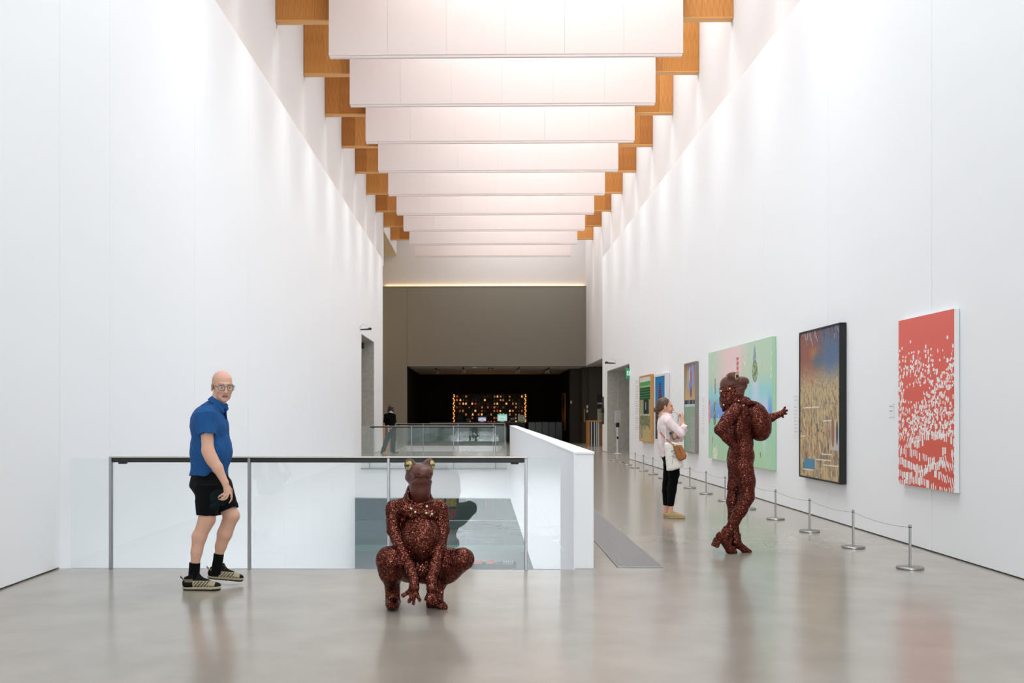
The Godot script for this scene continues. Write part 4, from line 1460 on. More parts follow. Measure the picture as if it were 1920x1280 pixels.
		var pos := [Vector3(0, 0, 0), Vector3(1, 0, 0), Vector3(0, 1, 0), Vector3(1, 1, 0), Vector3(0, 0, 1), Vector3(1, 0, 1), Vector3(0, 1, 1), Vector3(1, 1, 1)]
		var edges := [[0, 1], [2, 3], [4, 5], [6, 7], [0, 2], [1, 3], [4, 6], [5, 7], [0, 4], [1, 5], [2, 6], [3, 7]]
		var c := PackedFloat32Array()
		c.resize(8)
		var count := first
		for z in nz - 1:
			for y in ny - 1:
				var at := z * sz + y * sy
				for x in nx - 1:
					var i := at + x
					if absf(f[i]) > lim:
						continue
					var neg := 0
					for e in 8:
						c[e] = f[i + offs[e]]
						if c[e] < 0.0:
							neg += 1
					if neg == 0 or neg == 8:
						continue
					var sum := Vector3()
					var n := 0
					for e in edges:
						var u := c[e[0]]
						var w := c[e[1]]
						if (u < 0.0) != (w < 0.0):
							sum += (pos[e[0]] as Vector3).lerp(pos[e[1]], u / (u - w))
							n += 1
					var q := sum / n
					var gx := lerpf(lerpf(c[1] - c[0], c[3] - c[2], q.y), lerpf(c[5] - c[4], c[7] - c[6], q.y), q.z)
					var gy := lerpf(lerpf(c[2] - c[0], c[3] - c[1], q.x), lerpf(c[6] - c[4], c[7] - c[5], q.x), q.z)
					var gz := lerpf(lerpf(c[4] - c[0], c[5] - c[1], q.x), lerpf(c[6] - c[2], c[7] - c[3], q.x), q.y)
					var nn := Vector3(gx, gy, gz).normalized()
					var w := o + (Vector3(x, y, z) + q) * cell
					id[i] = count
					count += 1
					mb.v.append(w)
					mb.n.append(nn)
					mb.u.append(Vector2())
					mb.c.append(paint.call(w, nn) if paint != null else mb.col)
		for z in range(1, nz - 1):
			for y in range(1, ny - 1):
				var at := z * sz + y * sy
				for x in range(1, nx - 1):
					var i := at + x
					var g := f[i]
					if absf(g) > lim or id[i] < 0 and id[i - sx] < 0 and id[i - sy] < 0 and id[i - sz] < 0 and id[i - sx - sy] < 0 and id[i - sy - sz] < 0 and id[i - sx - sz] < 0:
						continue
					if (g < 0.0) != (f[i + sx] < 0.0):
						face(mb, id[i], id[i - sy], id[i - sy - sz], id[i - sz], g < 0.0)
					if (g < 0.0) != (f[i + sy] < 0.0):
						face(mb, id[i], id[i - sz], id[i - sx - sz], id[i - sx], g < 0.0)
					if (g < 0.0) != (f[i + sz] < 0.0):
						face(mb, id[i], id[i - sx], id[i - sx - sy], id[i - sy], g < 0.0)

	func face(mb: MB, a: int, b: int, d: int, e: int, out: bool) -> void:
		if a < 0 or b < 0 or d < 0 or e < 0:
			return
		if out:
			mb.ix.append_array([a, d, b, a, e, d])
		else:
			mb.ix.append_array([a, b, d, a, d, e])


func skin_mat() -> StandardMaterial3D:
	if not M.has("skin"):
		var m := mat(Color.WHITE, 0.55, 0.0, 0.4)
		m.vertex_color_use_as_albedo = true
		m.subsurf_scatter_enabled = true
		m.subsurf_scatter_strength = 0.06
		M.skin = m
	return M.skin


func cloth(c: Color, bump := 0.25, scale := 14.0) -> StandardMaterial3D:
	var m := mat(c, 0.9, 0.0, 0.2)
	m.rim_enabled = true
	m.rim = 0.25
	if not M.has("weave"):
		M.weave = noise(0.06, [], 3, 256, FastNoiseLite.TYPE_SIMPLEX_SMOOTH, 50)
	m.heightmap_enabled = false
	m.normal_enabled = true
	if not M.has("weave_normal"):
		var t := noise(0.05, [], 4, 256, FastNoiseLite.TYPE_SIMPLEX_SMOOTH, 51)
		t.as_normal_map = true
		t.bump_strength = 3.0
		M.weave_normal = t
	m.normal_texture = M.weave_normal
	m.normal_scale = bump
	return tri_map(m, Vector3(scale, scale, scale))


func painted(rough := 0.7, spec := 0.3) -> StandardMaterial3D:
	var m := mat(Color.WHITE, rough, 0.0, spec)
	m.vertex_color_use_as_albedo = true
	return m


func lin(c: Color) -> Color:
	return c.srgb_to_linear()


# a human head looking along +z of its own axes, eyes at the origin's height; tones: skin, lip, brow
func head_shapes(b: Body, s := 1.0, thin := 1.0) -> void:
	b.egg(Vector3(0, 0.036, -0.018) * s, Vector3(0.074, 0.084, 0.098) * s, Basis(), 0.02)
	b.egg(Vector3(0, -0.028, 0.034) * s, Vector3(0.061 * thin, 0.080, 0.060) * s, Basis(), 0.025)
	b.egg(Vector3(0, -0.074, 0.034) * s, Vector3(0.049 * thin, 0.038, 0.052) * s, Basis(), 0.02)
	b.egg(Vector3(0, -0.098, 0.072) * s, Vector3(0.022, 0.016, 0.018) * s, Basis(), 0.015)
	b.egg(Vector3(0, 0.022, 0.082) * s, Vector3(0.050, 0.011, 0.013) * s, Basis(), 0.012)
	for x in [-1.0, 1.0]:
		b.egg(Vector3(0.040 * x, -0.030, 0.068) * s, Vector3(0.020, 0.018, 0.018) * s, Basis(), 0.015)
		b.dent(Vector3(0.031 * x, 0.000, 0.104) * s, Vector3(0.020, 0.013, 0.016) * s, Basis(), 0.008)
		b.egg(Vector3(0.031 * x, 0.000, 0.080) * s, Vector3(0.0135, 0.0125, 0.0125) * s, Basis(), 0.002)
		b.egg(Vector3(0.077 * x, -0.008, -0.012) * s, Vector3(0.009, 0.032, 0.019) * s, Basis(Vector3.UP, 0.35 * x), 0.006)
		b.dent(Vector3(0.087 * x, -0.006, -0.008) * s, Vector3(0.008, 0.020, 0.010) * s, Basis(), 0.004)
		b.egg(Vector3(0.011 * x, -0.041, 0.097) * s, Vector3(0.009, 0.008, 0.010) * s, Basis(), 0.006)
	b.cap(Vector3(0, 0.008, 0.090) * s, Vector3(0, -0.036, 0.112) * s, 0.008 * s, 0.0115 * s, 0.010)
	b.egg(Vector3(0, -0.062, 0.089) * s, Vector3(0.022, 0.0055, 0.009) * s, Basis(), 0.004)
	b.egg(Vector3(0, -0.074, 0.088) * s, Vector3(0.019, 0.0065, 0.009) * s, Basis(), 0.004)
	for x in [-1.0, 1.0]:
		b.slot(Vector3(0.020 * x, -0.040, 0.102) * s, Vector3(0.031 * x, -0.068, 0.088) * s, 0.0022 * s, 0.006)
	b.slot(Vector3(-0.021, -0.068, 0.099) * s, Vector3(0.021, -0.068, 0.099) * s, 0.0026 * s, 0.002)


func head_paint(inv: Transform3D, s: float, skin: Color, lip: Color, brow: Color, pate: Color) -> Callable:
	return func(p: Vector3, _n: Vector3) -> Color:
		var q := inv * p / s
		var c := skin
		if q.y > 0.05:
			c = skin.lerp(pate, smoothstep(0.05, 0.09, q.y))
		if pate != skin:
			c = c.lerp(Color(0.62, 0.57, 0.54).srgb_to_linear(), 0.35 * smoothstep(0.035, 0.0, q.z) * smoothstep(-0.03, 0.0, q.y) * smoothstep(0.10, 0.06, q.y) * smoothstep(0.035, 0.055, absf(q.x)))
		if q.z > 0.06:
			if absf(q.y + 0.068) < 0.0095 and absf(q.x) < 0.020:
				c = lip
			if absf(q.y + 0.068) < 0.0028 and absf(q.x) < 0.021:
				c = lip * 0.4  # shade of the parted lips put into the colour
			var e := Vector2(absf(q.x) - 0.031, q.y)
			if e.length() < 0.012 and absf(e.y) < 0.0052:
				c = Color(0.75, 0.73, 0.70).srgb_to_linear()
				if e.length() < 0.0062:
					c = Color(0.16, 0.13, 0.12).srgb_to_linear()
			elif absf(e.y) < 0.011 and absf(e.x) < 0.016:
				c = skin * 0.85  # eye socket shade put into the skin colour
			if absf(q.y - 0.022 - 0.004 * (1.0 - absf(e.x) * 50.0)) < 0.005 and absf(e.x) < 0.021:
				c = skin.lerp(brow, 0.7)
		return c


# ---------------------------------------------------------------- the people

func shoe(parent: Node3D, tf: Transform3D, ln: float, upper: Callable, sole_c: Color, mid_c: Color, lace: Color, low: bool) -> void:
	# a laced shoe of length ln; x runs from heel to toe
	var s := ln / 0.30
	var b := Body.new()
	b.tf = tf
	b.egg(Vector3(0.045, 0.050, 0) * s, Vector3(0.046, 0.040, 0.036) * s, Basis(), 0.03)
	b.egg(Vector3(0.140, 0.046, 0) * s, Vector3(0.100, 0.036, 0.042) * s, Basis(), 0.03)
	b.egg(Vector3(0.240, 0.038, 0.003) * s, Vector3(0.060, 0.027, 0.044) * s, Basis(), 0.03)
	b.cap(Vector3(0.055, 0.06, 0) * s, Vector3(0.062, 0.108 if not low else 0.080, 0) * s, 0.044 * s, 0.048 * s if not low else 0.041 * s, 0.02)
	if not low:
		b.cap(Vector3(0.135, 0.085, 0) * s, Vector3(0.112, 0.130, 0) * s, 0.020 * s, 0.017 * s, 0.015)
	b.cap(Vector3(0.10, 0.09 if not low else 0.07, 0) * s, Vector3(0.19, 0.062, 0) * s, 0.022 * s, 0.02 * s, 0.025)
	b.trim(Vector3(0, 0.024, 0) * s, Vector3.DOWN)
	b.trim(Vector3(0.03, 0.104 if not low else 0.085, 0) * s, Vector3(-0.42, 1, 0))
	var m := MB.new()
	var inv := tf.affine_inverse()
	b.into(m, 0.0034, func(p: Vector3, _n: Vector3) -> Color: return upper.call((inv * p) / s))
	var root := obj("shoe", m, painted(0.75), parent)
	for q in [["midsole", 0.009, 0.029, mid_c, 0.001], ["outsole", 0.0, 0.013, sole_c, 0.002]]:
		b = Body.new()
		b.tf = tf
		var g: float = q[4]
		b.egg(Vector3(0.045, 0.030, 0) * s, Vector3(0.047 + g, 0.045, 0.036 + g) * s, Basis(), 0.03)
		b.egg(Vector3(0.140, 0.030, 0) * s, Vector3(0.100, 0.045, 0.036 + g) * s, Basis(), 0.04)
		b.egg(Vector3(0.240, 0.030, 0.003) * s, Vector3(0.062 + g, 0.050, 0.044 + g) * s, Basis(), 0.03)
		b.trim(Vector3(0, q[1], 0) * s, Vector3.DOWN)
		b.trim(Vector3(0.15, q[2], 0) * s, Vector3(-0.03, 1, 0))
		m = MB.new()
		b.into(m, 0.004)
		obj(q[0], m, mat(q[3], 0.8), root)
	m = MB.new()
	m.tf = tf
	for k in 4:
		var x := 0.125 + 0.022 * k
		var y := 0.100 - 0.011 * k - (0.018 if low else 0.0)
		m.tube([Vector3(x, y - 0.012, -0.026) * s, Vector3(x + 0.004, y + 0.004, -0.01) * s, Vector3(x + 0.008, y + 0.004, 0.01) * s, Vector3(x + 0.004, y - 0.012, 0.027) * s], 0.0032, 5)
	m.tube([Vector3(0.125, 0.09, 0) * s, Vector3(0.115, 0.125, 0.02) * s, Vector3(0.14, 0.12, 0.034) * s, Vector3(0.13, 0.085, 0.012) * s], 0.0025, 5)
	if not low:
		m.tube([Vector3(0.004, 0.088, 0.008) * s, Vector3(-0.016, 0.104, 0.004) * s, Vector3(-0.016, 0.094, -0.004) * s, Vector3(0.004, 0.074, -0.008) * s], 0.003, 5)
	obj("lace", m, mat(lace, 0.8), root)


func hand_shapes(b: Body, wrist: Vector3, palm: Vector3, fingers: Array, pr := 0.021) -> void:
	b.cap(wrist, palm, pr * 0.95, pr, 0.015)
	for f in fingers:
		var r := 0.0088
		for i in f.size() - 1:
			b.cap(f[i], f[i + 1], r, r - 0.0007, 0.004 if i else 0.008)
			r -= 0.0007


func people() -> void:
	man()
	woman()
	guard()


func man() -> void:
	var t := thing("person", "bald man in a blue polo shirt and black shorts walking past the glass balustrade", "person", Vector3(-2.158, 0, -8.104))
	var skin := lin(Color(0.83, 0.645, 0.55))
	var b := Body.new()
	# trunk and neck
	b.egg(Vector3(-0.003, 1.226, 0), Vector3(0.12, 0.22, 0.15), Basis(), 0.03)
	b.egg(Vector3(-0.003, 0.953, 0), Vector3(0.125, 0.18, 0.14), Basis(), 0.03)
	b.cap(Vector3(0.042, 1.421, 0), Vector3(0.08, 1.552, 0.005), 0.062, 0.056, 0.03)
	b.cap(Vector3(-0.001, 1.341, 0.13), Vector3(0.005, 1.34, -0.13), 0.05, 0.05, 0.03)
	# arms
	b.limb([Vector3(0.01, 1.363, 0.17), Vector3(0.039, 1.098, 0.225), Vector3(0.117, 0.966, 0.24), Vector3(0.177, 0.852, 0.245)], [0.050, 0.046, 0.040, 0.027], 0.02)
	b.egg(Vector3(0.059, 1.039, 0.232), Vector3(0.040, 0.07, 0.040), Basis(Vector3.BACK, 0.4), 0.03)
	b.limb([Vector3(-0.005, 1.355, -0.17), Vector3(0.002, 1.098, -0.215), Vector3(0.045, 0.882, -0.17)], [0.055, 0.043, 0.027], 0.02)
	hand_shapes(b, Vector3(0.045, 0.882, -0.17), Vector3(0.057, 0.805, -0.17), [[Vector3(0.045, 0.79, -0.17), Vector3(0.045, 0.728, -0.17)], [Vector3(0.059, 0.783, -0.16), Vector3(0.059, 0.716, -0.16)], [Vector3(0.067, 0.789, -0.18), Vector3(0.07, 0.719, -0.18)], [Vector3(0.07, 0.794, -0.19), Vector3(0.075, 0.729, -0.19)], [Vector3(0.065, 0.823, -0.14), Vector3(0.083, 0.774, -0.13)]])
	hand_shapes(b, Vector3(0.177, 0.852, 0.245), Vector3(0.193, 0.787, 0.25), [[Vector3(0.217, 0.787, 0.252), Vector3(0.233, 0.749, 0.256), Vector3(0.228, 0.718, 0.262), Vector3(0.213, 0.697, 0.26)], [Vector3(0.208, 0.773, 0.262), Vector3(0.201, 0.739, 0.272), Vector3(0.181, 0.724, 0.272), Vector3(0.155, 0.718, 0.262)], [Vector3(0.193, 0.768, 0.262), Vector3(0.175, 0.745, 0.272), Vector3(0.154, 0.73, 0.27), Vector3(0.134, 0.723, 0.26)], [Vector3(0.177, 0.773, 0.258), Vector3(0.159, 0.762, 0.268), Vector3(0.141, 0.75, 0.266), Vector3(0.127, 0.738, 0.256)], [Vector3(0.207, 0.821, 0.236), Vector3(0.222, 0.797, 0.226), Vector3(0.224, 0.764, 0.222), Vector3(0.213, 0.741, 0.222)]], 0.024)
	# legs
	b.limb([Vector3(0.003, 0.808, 0.09), Vector3(-0.003, 0.554, 0.1), Vector3(-0.024, 0.502, 0.1)], [0.085, 0.060, 0.056], 0.03)
	b.limb([Vector3(-0.009, 0.539, 0.1), Vector3(-0.062, 0.419, 0.1), Vector3(-0.084, 0.299, 0.1), Vector3(-0.099, 0.172, 0.1), Vector3(-0.105, 0.075, 0.1)], [0.055, 0.056, 0.043, 0.032, 0.030], 0.02)
	b.egg(Vector3(0.025, 0.558, 0.105), Vector3(0.036, 0.045, 0.04), Basis(), 0.02)
	b.limb([Vector3(0.031, 0.795, -0.09), Vector3(0.152, 0.565, -0.06)], [0.085, 0.060], 0.03)
	b.limb([Vector3(0.146, 0.556, -0.06), Vector3(0.095, 0.422, -0.07), Vector3(0.061, 0.321, -0.08), Vector3(0.039, 0.228, -0.09), Vector3(0.025, 0.12, -0.09)], [0.060, 0.058, 0.044, 0.031, 0.030], 0.02)
	b.egg(Vector3(0.181, 0.569, -0.055), Vector3(0.034, 0.045, 0.04), Basis(), 0.02)
	var m := MB.new()
	b.into(m, 0.0085, func(_p: Vector3, _n: Vector3) -> Color: return skin)
	# head
	var h := Body.new()
	h.tf = Transform3D(Basis(Vector3.UP, 0.50) * Basis(Vector3.RIGHT, 0.10), Vector3(0.097, 1.599, 0.01))
	head_shapes(h, 1.04)
	h.cap(Vector3(0, -0.05, -0.03), Vector3(-0.02, -0.14, -0.045), 0.058, 0.056, 0.03)
	h.into(m, 0.0036, head_paint(h.tf.affine_inverse(), 1.04, skin, lin(Color(0.74, 0.51, 0.45)), lin(Color(0.60, 0.50, 0.43)), lin(Color(0.88, 0.67, 0.61))))
	obj("body", m, skin_mat(), t)
	# glasses
	m = MB.new()
	m.tf = h.tf
	for x in [-1.0, 1.0]:
		var rim := []
		for k in 25:
			var a := TAU * k / 24.0
			rim.append(Vector3(0.036 * x + 0.027 * signf(cos(a)) * pow(absf(cos(a)), 0.7), -0.004 + 0.020 * signf(sin(a)) * pow(absf(sin(a)), 0.7), 0.116 - 0.006 * absf(cos(a))))
		m.tube(rim, 0.0021, 6)
		m.tube([Vector3(0.063 * x, 0.006, 0.110), Vector3(0.080 * x, 0.008, 0.075), Vector3(0.084 * x, 0.008, -0.005), Vector3(0.082 * x, -0.012, -0.03)], 0.0020, 6)
	m.tube([Vector3(-0.010, 0.004, 0.117), Vector3(0, 0.008, 0.121), Vector3(0.010, 0.004, 0.117)], 0.0022, 6)
	var gl := obj("glasses", m, mat(Color(0.10, 0.10, 0.12), 0.35), t)
	m = MB.new()
	m.tf = h.tf
	for x in [-1.0, 1.0]:
		m.box(Vector3(0.036 * x - 0.026, -0.022, 0.112), Vector3(0.036 * x + 0.026, 0.015, 0.1135))
	obj("lens", m, M.clear, gl)
	# polo shirt
	b = Body.new()
	b.egg(Vector3(-0.009, 1.28, 0), Vector3(0.150, 0.165, 0.205), Basis(Vector3.UP, 0.25), 0.05)
	b.egg(Vector3(-0.036, 1.333, 0), Vector3(0.095, 0.10, 0.17), Basis(Vector3.UP, 0.25), 0.06)
	b.egg(Vector3(0.012, 1.105, 0), Vector3(0.154, 0.165, 0.172), Basis(), 0.06)
	b.cap(Vector3(-0.003, 1.075, 0), Vector3(-0.015, 0.878, 0), 0.148, 0.147, 0.06)
	b.trim(Vector3(-0.015, 0.896, 0), Vector3(0, -1, 0))
	b.cap(Vector3(0.003, 1.356, 0.155), Vector3(0.002, 1.355, -0.155), 0.082, 0.080, 0.04)
	b.egg(Vector3(0.005, 1.36, 0.165), Vector3(0.086, 0.075, 0.07), Basis(), 0.03)
	b.cap(Vector3(0.039, 1.431, 0), Vector3(0.055, 1.466, 0), 0.085, 0.066, 0.05)
	b.cuff(Vector3(0.008, 1.375, 0.165), Vector3(0.025, 1.216, 0.205), 0.082, 0.073, 0.035)
	b.cuff(Vector3(-0.004, 1.37, -0.165), Vector3(0.003, 1.207, -0.2), 0.080, 0.072, 0.035)
	b.bore(Vector3(0.024, 1.224, 0.203), Vector3(0.027, 1.207, 0.207), 0.060, 0.060, 0.004)
	b.bore(Vector3(0.049, 1.408, 0), Vector3(0.088, 1.522, 0), 0.064, 0.072, 0.006)
	m = MB.new()
	b.into(m, 0.007, null, [0.009, 12.0, Vector3(1, 0.6, 1)])
	var polo := cloth(Color(0.15, 0.325, 0.535), 0.4, 10.0)
	var shirt := obj("polo_shirt", m, polo, t)
	b = Body.new()
	b.cuff(Vector3(0.052, 1.451, 0), Vector3(0.077, 1.49, 0), 0.088, 0.073, 0.008)
	b.egg(Vector3(0.094, 1.423, 0.075), Vector3(0.050, 0.020, 0.010), Basis(Vector3.BACK, -0.80), 0.012)
	b.egg(Vector3(0.074, 1.402, 0.088), Vector3(0.014, 0.014, 0.006), Basis(Vector3.BACK, -0.4), 0.010)
	b.egg(Vector3(0.122, 1.427, 0.01), Vector3(0.026, 0.022, 0.012), Basis(Vector3.BACK, -0.9), 0.012)
	b.bore(Vector3(0.039, 1.424, 0), Vector3(0.093, 1.521, 0), 0.066, 0.066, 0.004)
	m = MB.new()
	b.into(m, 0.005)
	obj("collar", m, polo, shirt)
	m = MB.new()
	m.tube([Vector3(0.125, 1.42, 0.055), Vector3(0.131, 1.381, 0.058), Vector3(0.139, 1.34, 0.058)], 0.011, 6, 0.6)
	obj("placket", m, cloth(Color(0.04, 0.11, 0.30), 0.2), shirt)
	# shorts
	b = Body.new()
	b.cuff(Vector3(-0.012, 0.926, 0), Vector3(-0.003, 0.817, 0), 0.142, 0.150, 0.03)
	b.egg(Vector3(-0.003, 0.817, 0), Vector3(0.155, 0.10, 0.17), Basis(), 0.03)
	b.cuff(Vector3(0.002, 0.823, 0.085), Vector3(-0.002, 0.584, 0.098), 0.108, 0.082, 0.03)
	b.cuff(Vector3(0.033, 0.811, -0.085), Vector3(0.122, 0.605, -0.06), 0.112, 0.092, 0.03)
	b.bore(Vector3(-0.002, 0.599, 0.098), Vector3(-0.004, 0.566, 0.098), 0.066, 0.066, 0.003)
	b.bore(Vector3(0.115, 0.626, -0.062), Vector3(0.131, 0.587, -0.058), 0.080, 0.080, 0.003)
	m = MB.new()
	b.into(m, 0.007, null, [0.0045, 13.0])
	obj("shorts", m, cloth(Color(0.065, 0.065, 0.072), 0.35, 9.0), t)
	# socks and shoes
	m = MB.new()
	m.tube([Vector3(-0.098, 0.213, 0.1), Vector3(-0.101, 0.172, 0.1), Vector3(-0.105, 0.12, 0.1), Vector3(-0.108, 0.067, 0.1)], [0.043, 0.043, 0.043, 0.040], 16)
	obj("sock", m, cloth(Color(0.045, 0.045, 0.05), 0.3, 20.0), t)
	m = MB.new()
	m.tube([Vector3(0.043, 0.259, -0.088), Vector3(0.036, 0.205, -0.088), Vector3(0.028, 0.159, -0.09), Vector3(0.016, 0.097, -0.09)], [0.041, 0.041, 0.042, 0.040], 16)
	obj("sock", m, cloth(Color(0.045, 0.045, 0.05), 0.3, 20.0), t)
	var hiking := func(p: Vector3) -> Color:
		var black := Color(0.05, 0.05, 0.05).srgb_to_linear()
		var khaki := Color(0.62, 0.58, 0.48).srgb_to_linear()
		if p.x > 0.262 or (p.x > 0.22 and p.y < 0.036):
			return black
		if p.x < 0.03 and p.y < 0.075:
			return black
		if p.x < 0.09:
			return Color(0.48, 0.42, 0.34).srgb_to_linear() if p.y > 0.066 and p.y < 0.088 else black
		if p.x < 0.215 and p.y < 0.072 and p.x > 0.10:
			return khaki if fmod(p.x - p.y * 0.8 + 1.0, 0.024) > 0.008 else black
		return khaki if p.y < 0.075 else black
	shoe(t, Transform3D(Basis(Vector3.UP, -0.06), Vector3(-0.195, 0.018, 0.1) * Vector3(1, 0, 1)), 0.308, hiking, Color(0.05, 0.05, 0.05), Color(0.72, 0.67, 0.54), Color(0.08, 0.07, 0.06), false)
	shoe(t, Transform3D(Basis(Vector3.UP, 0.28) * Basis(Vector3.BACK, -0.13), Vector3(-0.052, 0.059, -0.09)), 0.285, hiking, Color(0.05, 0.05, 0.05), Color(0.66, 0.60, 0.48), Color(0.60, 0.36, 0.16), false)
	# the cap in his hand
	b = Body.new()
	b.tf = Transform3D(Basis(), Vector3(-2.158, 0, -8.104))
	b.egg(Vector3(0.122, 0.731, 0.215), Vector3(0.072, 0.066, 0.022), Basis(Vector3.BACK, -0.1), 0.02)
	b.egg(Vector3(0.169, 0.751, 0.215), Vector3(0.040, 0.035, 0.018), Basis(), 0.02)
	b.egg(Vector3(0.084, 0.67, 0.217), Vector3(0.035, 0.026, 0.012), Basis(Vector3.BACK, 0.3), 0.01)
	m = MB.new()
	b.into(m, 0.005, null, [0.004, 20.0])
	var cp := thing("cap", "dark green cloth cap held in the walking man's right hand", "cap")
	obj("crown", m, cloth(Color(0.075, 0.115, 0.12), 0.3), cp)
	m = MB.new()
	m.tf = Transform3D(Basis(), Vector3(-2.158, 0, -8.104))
	m.ball(Vector3(0.089, 0.661, 0.224), Vector3(0.038, 0.022, 0.006), Basis(Vector3.BACK, 0.35))
	obj("peak", m, cloth(Color(0.06, 0.09, 0.10), 0.3), cp)


func woman() -> void:
	var t := thing("person", "woman in a pale pink shirt and black leggings, studying the paintings", "person", Vector3(2.55, 0, -13.634))
	var skin := lin(Color(0.83, 0.63, 0.52))
	var b := Body.new()
	b.egg(Vector3(-0.09, 1.138, 0), Vector3(0.09, 0.22, 0.13), Basis(), 0.03)
	b.cap(Vector3(-0.123, 1.333, 0), Vector3(-0.123, 1.415, 0), 0.050, 0.050, 0.03)
	# near arm bent up, hand at the glasses
	b.limb([Vector3(-0.108, 1.282, 0.14), Vector3(0.056, 1.127, 0.19), Vector3(0.075, 1.23, 0.17), Vector3(0.078, 1.316, 0.14)], [0.045, 0.040, 0.035, 0.024], 0.02)
	hand_shapes(b, Vector3(0.078, 1.316, 0.14), Vector3(0.074, 1.356, 0.13), [[Vector3(0.051, 1.375, 0.14), Vector3(0.034, 1.381, 0.135), Vector3(0.029, 1.36, 0.128)], [Vector3(0.06, 1.381, 0.125), Vector3(0.044, 1.378, 0.115), Vector3(0.038, 1.354, 0.115)], [Vector3(0.072, 1.384, 0.11), Vector3(0.053, 1.375, 0.098), Vector3(0.05, 1.348, 0.1)], [Vector3(0.088, 1.381, 0.1), Vector3(0.073, 1.369, 0.085), Vector3(0.061, 1.345, 0.09)], [Vector3(0.048, 1.345, 0.155), Vector3(0.028, 1.357, 0.15), Vector3(0.021, 1.372, 0.14)]], 0.021)
	# far arm folded across, hand holding the phone under the near elbow
	b.limb([Vector3(-0.049, 1.279, -0.14), Vector3(0.058, 1.09, -0.15), Vector3(0.082, 1.063, -0.02), Vector3(0.024, 1.078, 0.11)], [0.045, 0.040, 0.033, 0.025], 0.02)
	hand_shapes(b, Vector3(0.035, 1.075, 0.1), Vector3(-0.001, 1.088, 0.165), [[Vector3(-0.015, 1.118, 0.175), Vector3(-0.033, 1.127, 0.19), Vector3(-0.049, 1.118, 0.2)], [Vector3(-0.013, 1.103, 0.178), Vector3(-0.034, 1.106, 0.195), Vector3(-0.056, 1.1, 0.205)], [Vector3(-0.01, 1.088, 0.18), Vector3(-0.032, 1.088, 0.195), Vector3(-0.053, 1.083, 0.205)], [Vector3(-0.004, 1.073, 0.178), Vector3(-0.024, 1.071, 0.192), Vector3(-0.043, 1.065, 0.2)], [Vector3(-0.012, 1.132, 0.16), Vector3(-0.034, 1.144, 0.165), Vector3(-0.053, 1.141, 0.172)]], 0.020)
	# ankles
	b.limb([Vector3(-0.059, 0.229, 0.06), Vector3(-0.059, 0.155, 0.06), Vector3(-0.068, 0.08, 0.06)], [0.034, 0.031, 0.034], 0.02)
	b.limb([Vector3(-0.095, 0.218, -0.07), Vector3(-0.095, 0.143, -0.07), Vector3(-0.098, 0.068, -0.07)], [0.034, 0.031, 0.034], 0.02)
	var m := MB.new()
	b.into(m, 0.0075, func(_p: Vector3, _n: Vector3) -> Color: return skin)
	var h := Body.new()
	h.tf = Transform3D(Basis(Vector3.UP, 1.48) * Basis(Vector3.RIGHT, 0.04), Vector3(-0.117, 1.472, 0))
	head_shapes(h, 0.95, 0.92)
	h.cap(Vector3(0, -0.05, -0.03), Vector3(0, -0.12, -0.04), 0.046, 0.048, 0.03)
	h.into(m, 0.0036, head_paint(h.tf.affine_inverse(), 0.95, skin, lin(Color(0.66, 0.40, 0.36)), lin(Color(0.34, 0.24, 0.17)), skin))
	obj("body", m, skin_mat(), t)
	# hair drawn back into a low bun
	b = Body.new()
	b.tf = h.tf
	b.egg(Vector3(0, 0.040, -0.030), Vector3(0.078, 0.088, 0.092), Basis(), 0.02)
	b.egg(Vector3(0, -0.01, -0.070), Vector3(0.062, 0.060, 0.058), Basis(), 0.02)
	b.dent(Vector3(0, -0.025, 0.112), Vector3(0.10, 0.080, 0.080), Basis(), 0.008)
	b.dent(Vector3(0.082, -0.012, -0.008), Vector3(0.03, 0.034, 0.022), Basis(), 0.005)
	b.dent(Vector3(-0.082, -0.012, -0.008), Vector3(0.03, 0.034, 0.022), Basis(), 0.005)
	b.trim(Vector3(0, -0.07, -0.05), Vector3(0, -1, 0.3))
	m = MB.new()
	b.into(m, 0.004, null, [0.004, 40.0, Vector3(0.3, 1.6, 1.6)])
	var hairm := mat(Color(0.40, 0.29, 0.20), 0.5, 0.0, 0.5)
	hairm.albedo_texture = noise(0.05, [Color(0.65, 0.60, 0.55), Color(1, 1, 1)], 3, 128, FastNoiseLite.TYPE_SIMPLEX_SMOOTH, 61)
	tri_map(hairm, Vector3(8, 60, 8))
	var hair := obj("hair", m, hairm, t)
	b = Body.new()
	b.egg(Vector3(-0.243, 1.435, 0), Vector3(0.031, 0.036, 0.036), Basis(), 0.01)
	b.egg(Vector3(-0.219, 1.441, 0), Vector3(0.025, 0.022, 0.022), Basis(), 0.01)
	m = MB.new()
	b.into(m, 0.004, null, [0.005, 45.0])
	obj("bun", m, hairm, hair)
	# loose shirt, longer behind
	b = Body.new()
	b.egg(Vector3(-0.117, 1.243, 0), Vector3(0.105, 0.145, 0.165), Basis(), 0.05)
	b.egg(Vector3(-0.059, 1.198, 0.01), Vector3(0.085, 0.10, 0.12), Basis(), 0.05)
	b.cuff(Vector3(-0.093, 1.183, 0), Vector3(-0.057, 0.824, 0), 0.112, 0.132, 0.05)
	b.egg(Vector3(-0.105, 1.033, 0), Vector3(0.105, 0.2, 0.14), Basis(), 0.05)
	b.cap(Vector3(-0.111, 1.307, 0.1), Vector3(-0.075, 1.305, -0.1), 0.062, 0.062, 0.05)
	b.limb([Vector3(-0.107, 1.281, 0.135), Vector3(0.056, 1.119, 0.19)], [0.062, 0.054], 0.03)
	b.cuff(Vector3(0.046, 1.119, 0.19), Vector3(0.091, 1.198, 0.178), 0.052, 0.056, 0.02)
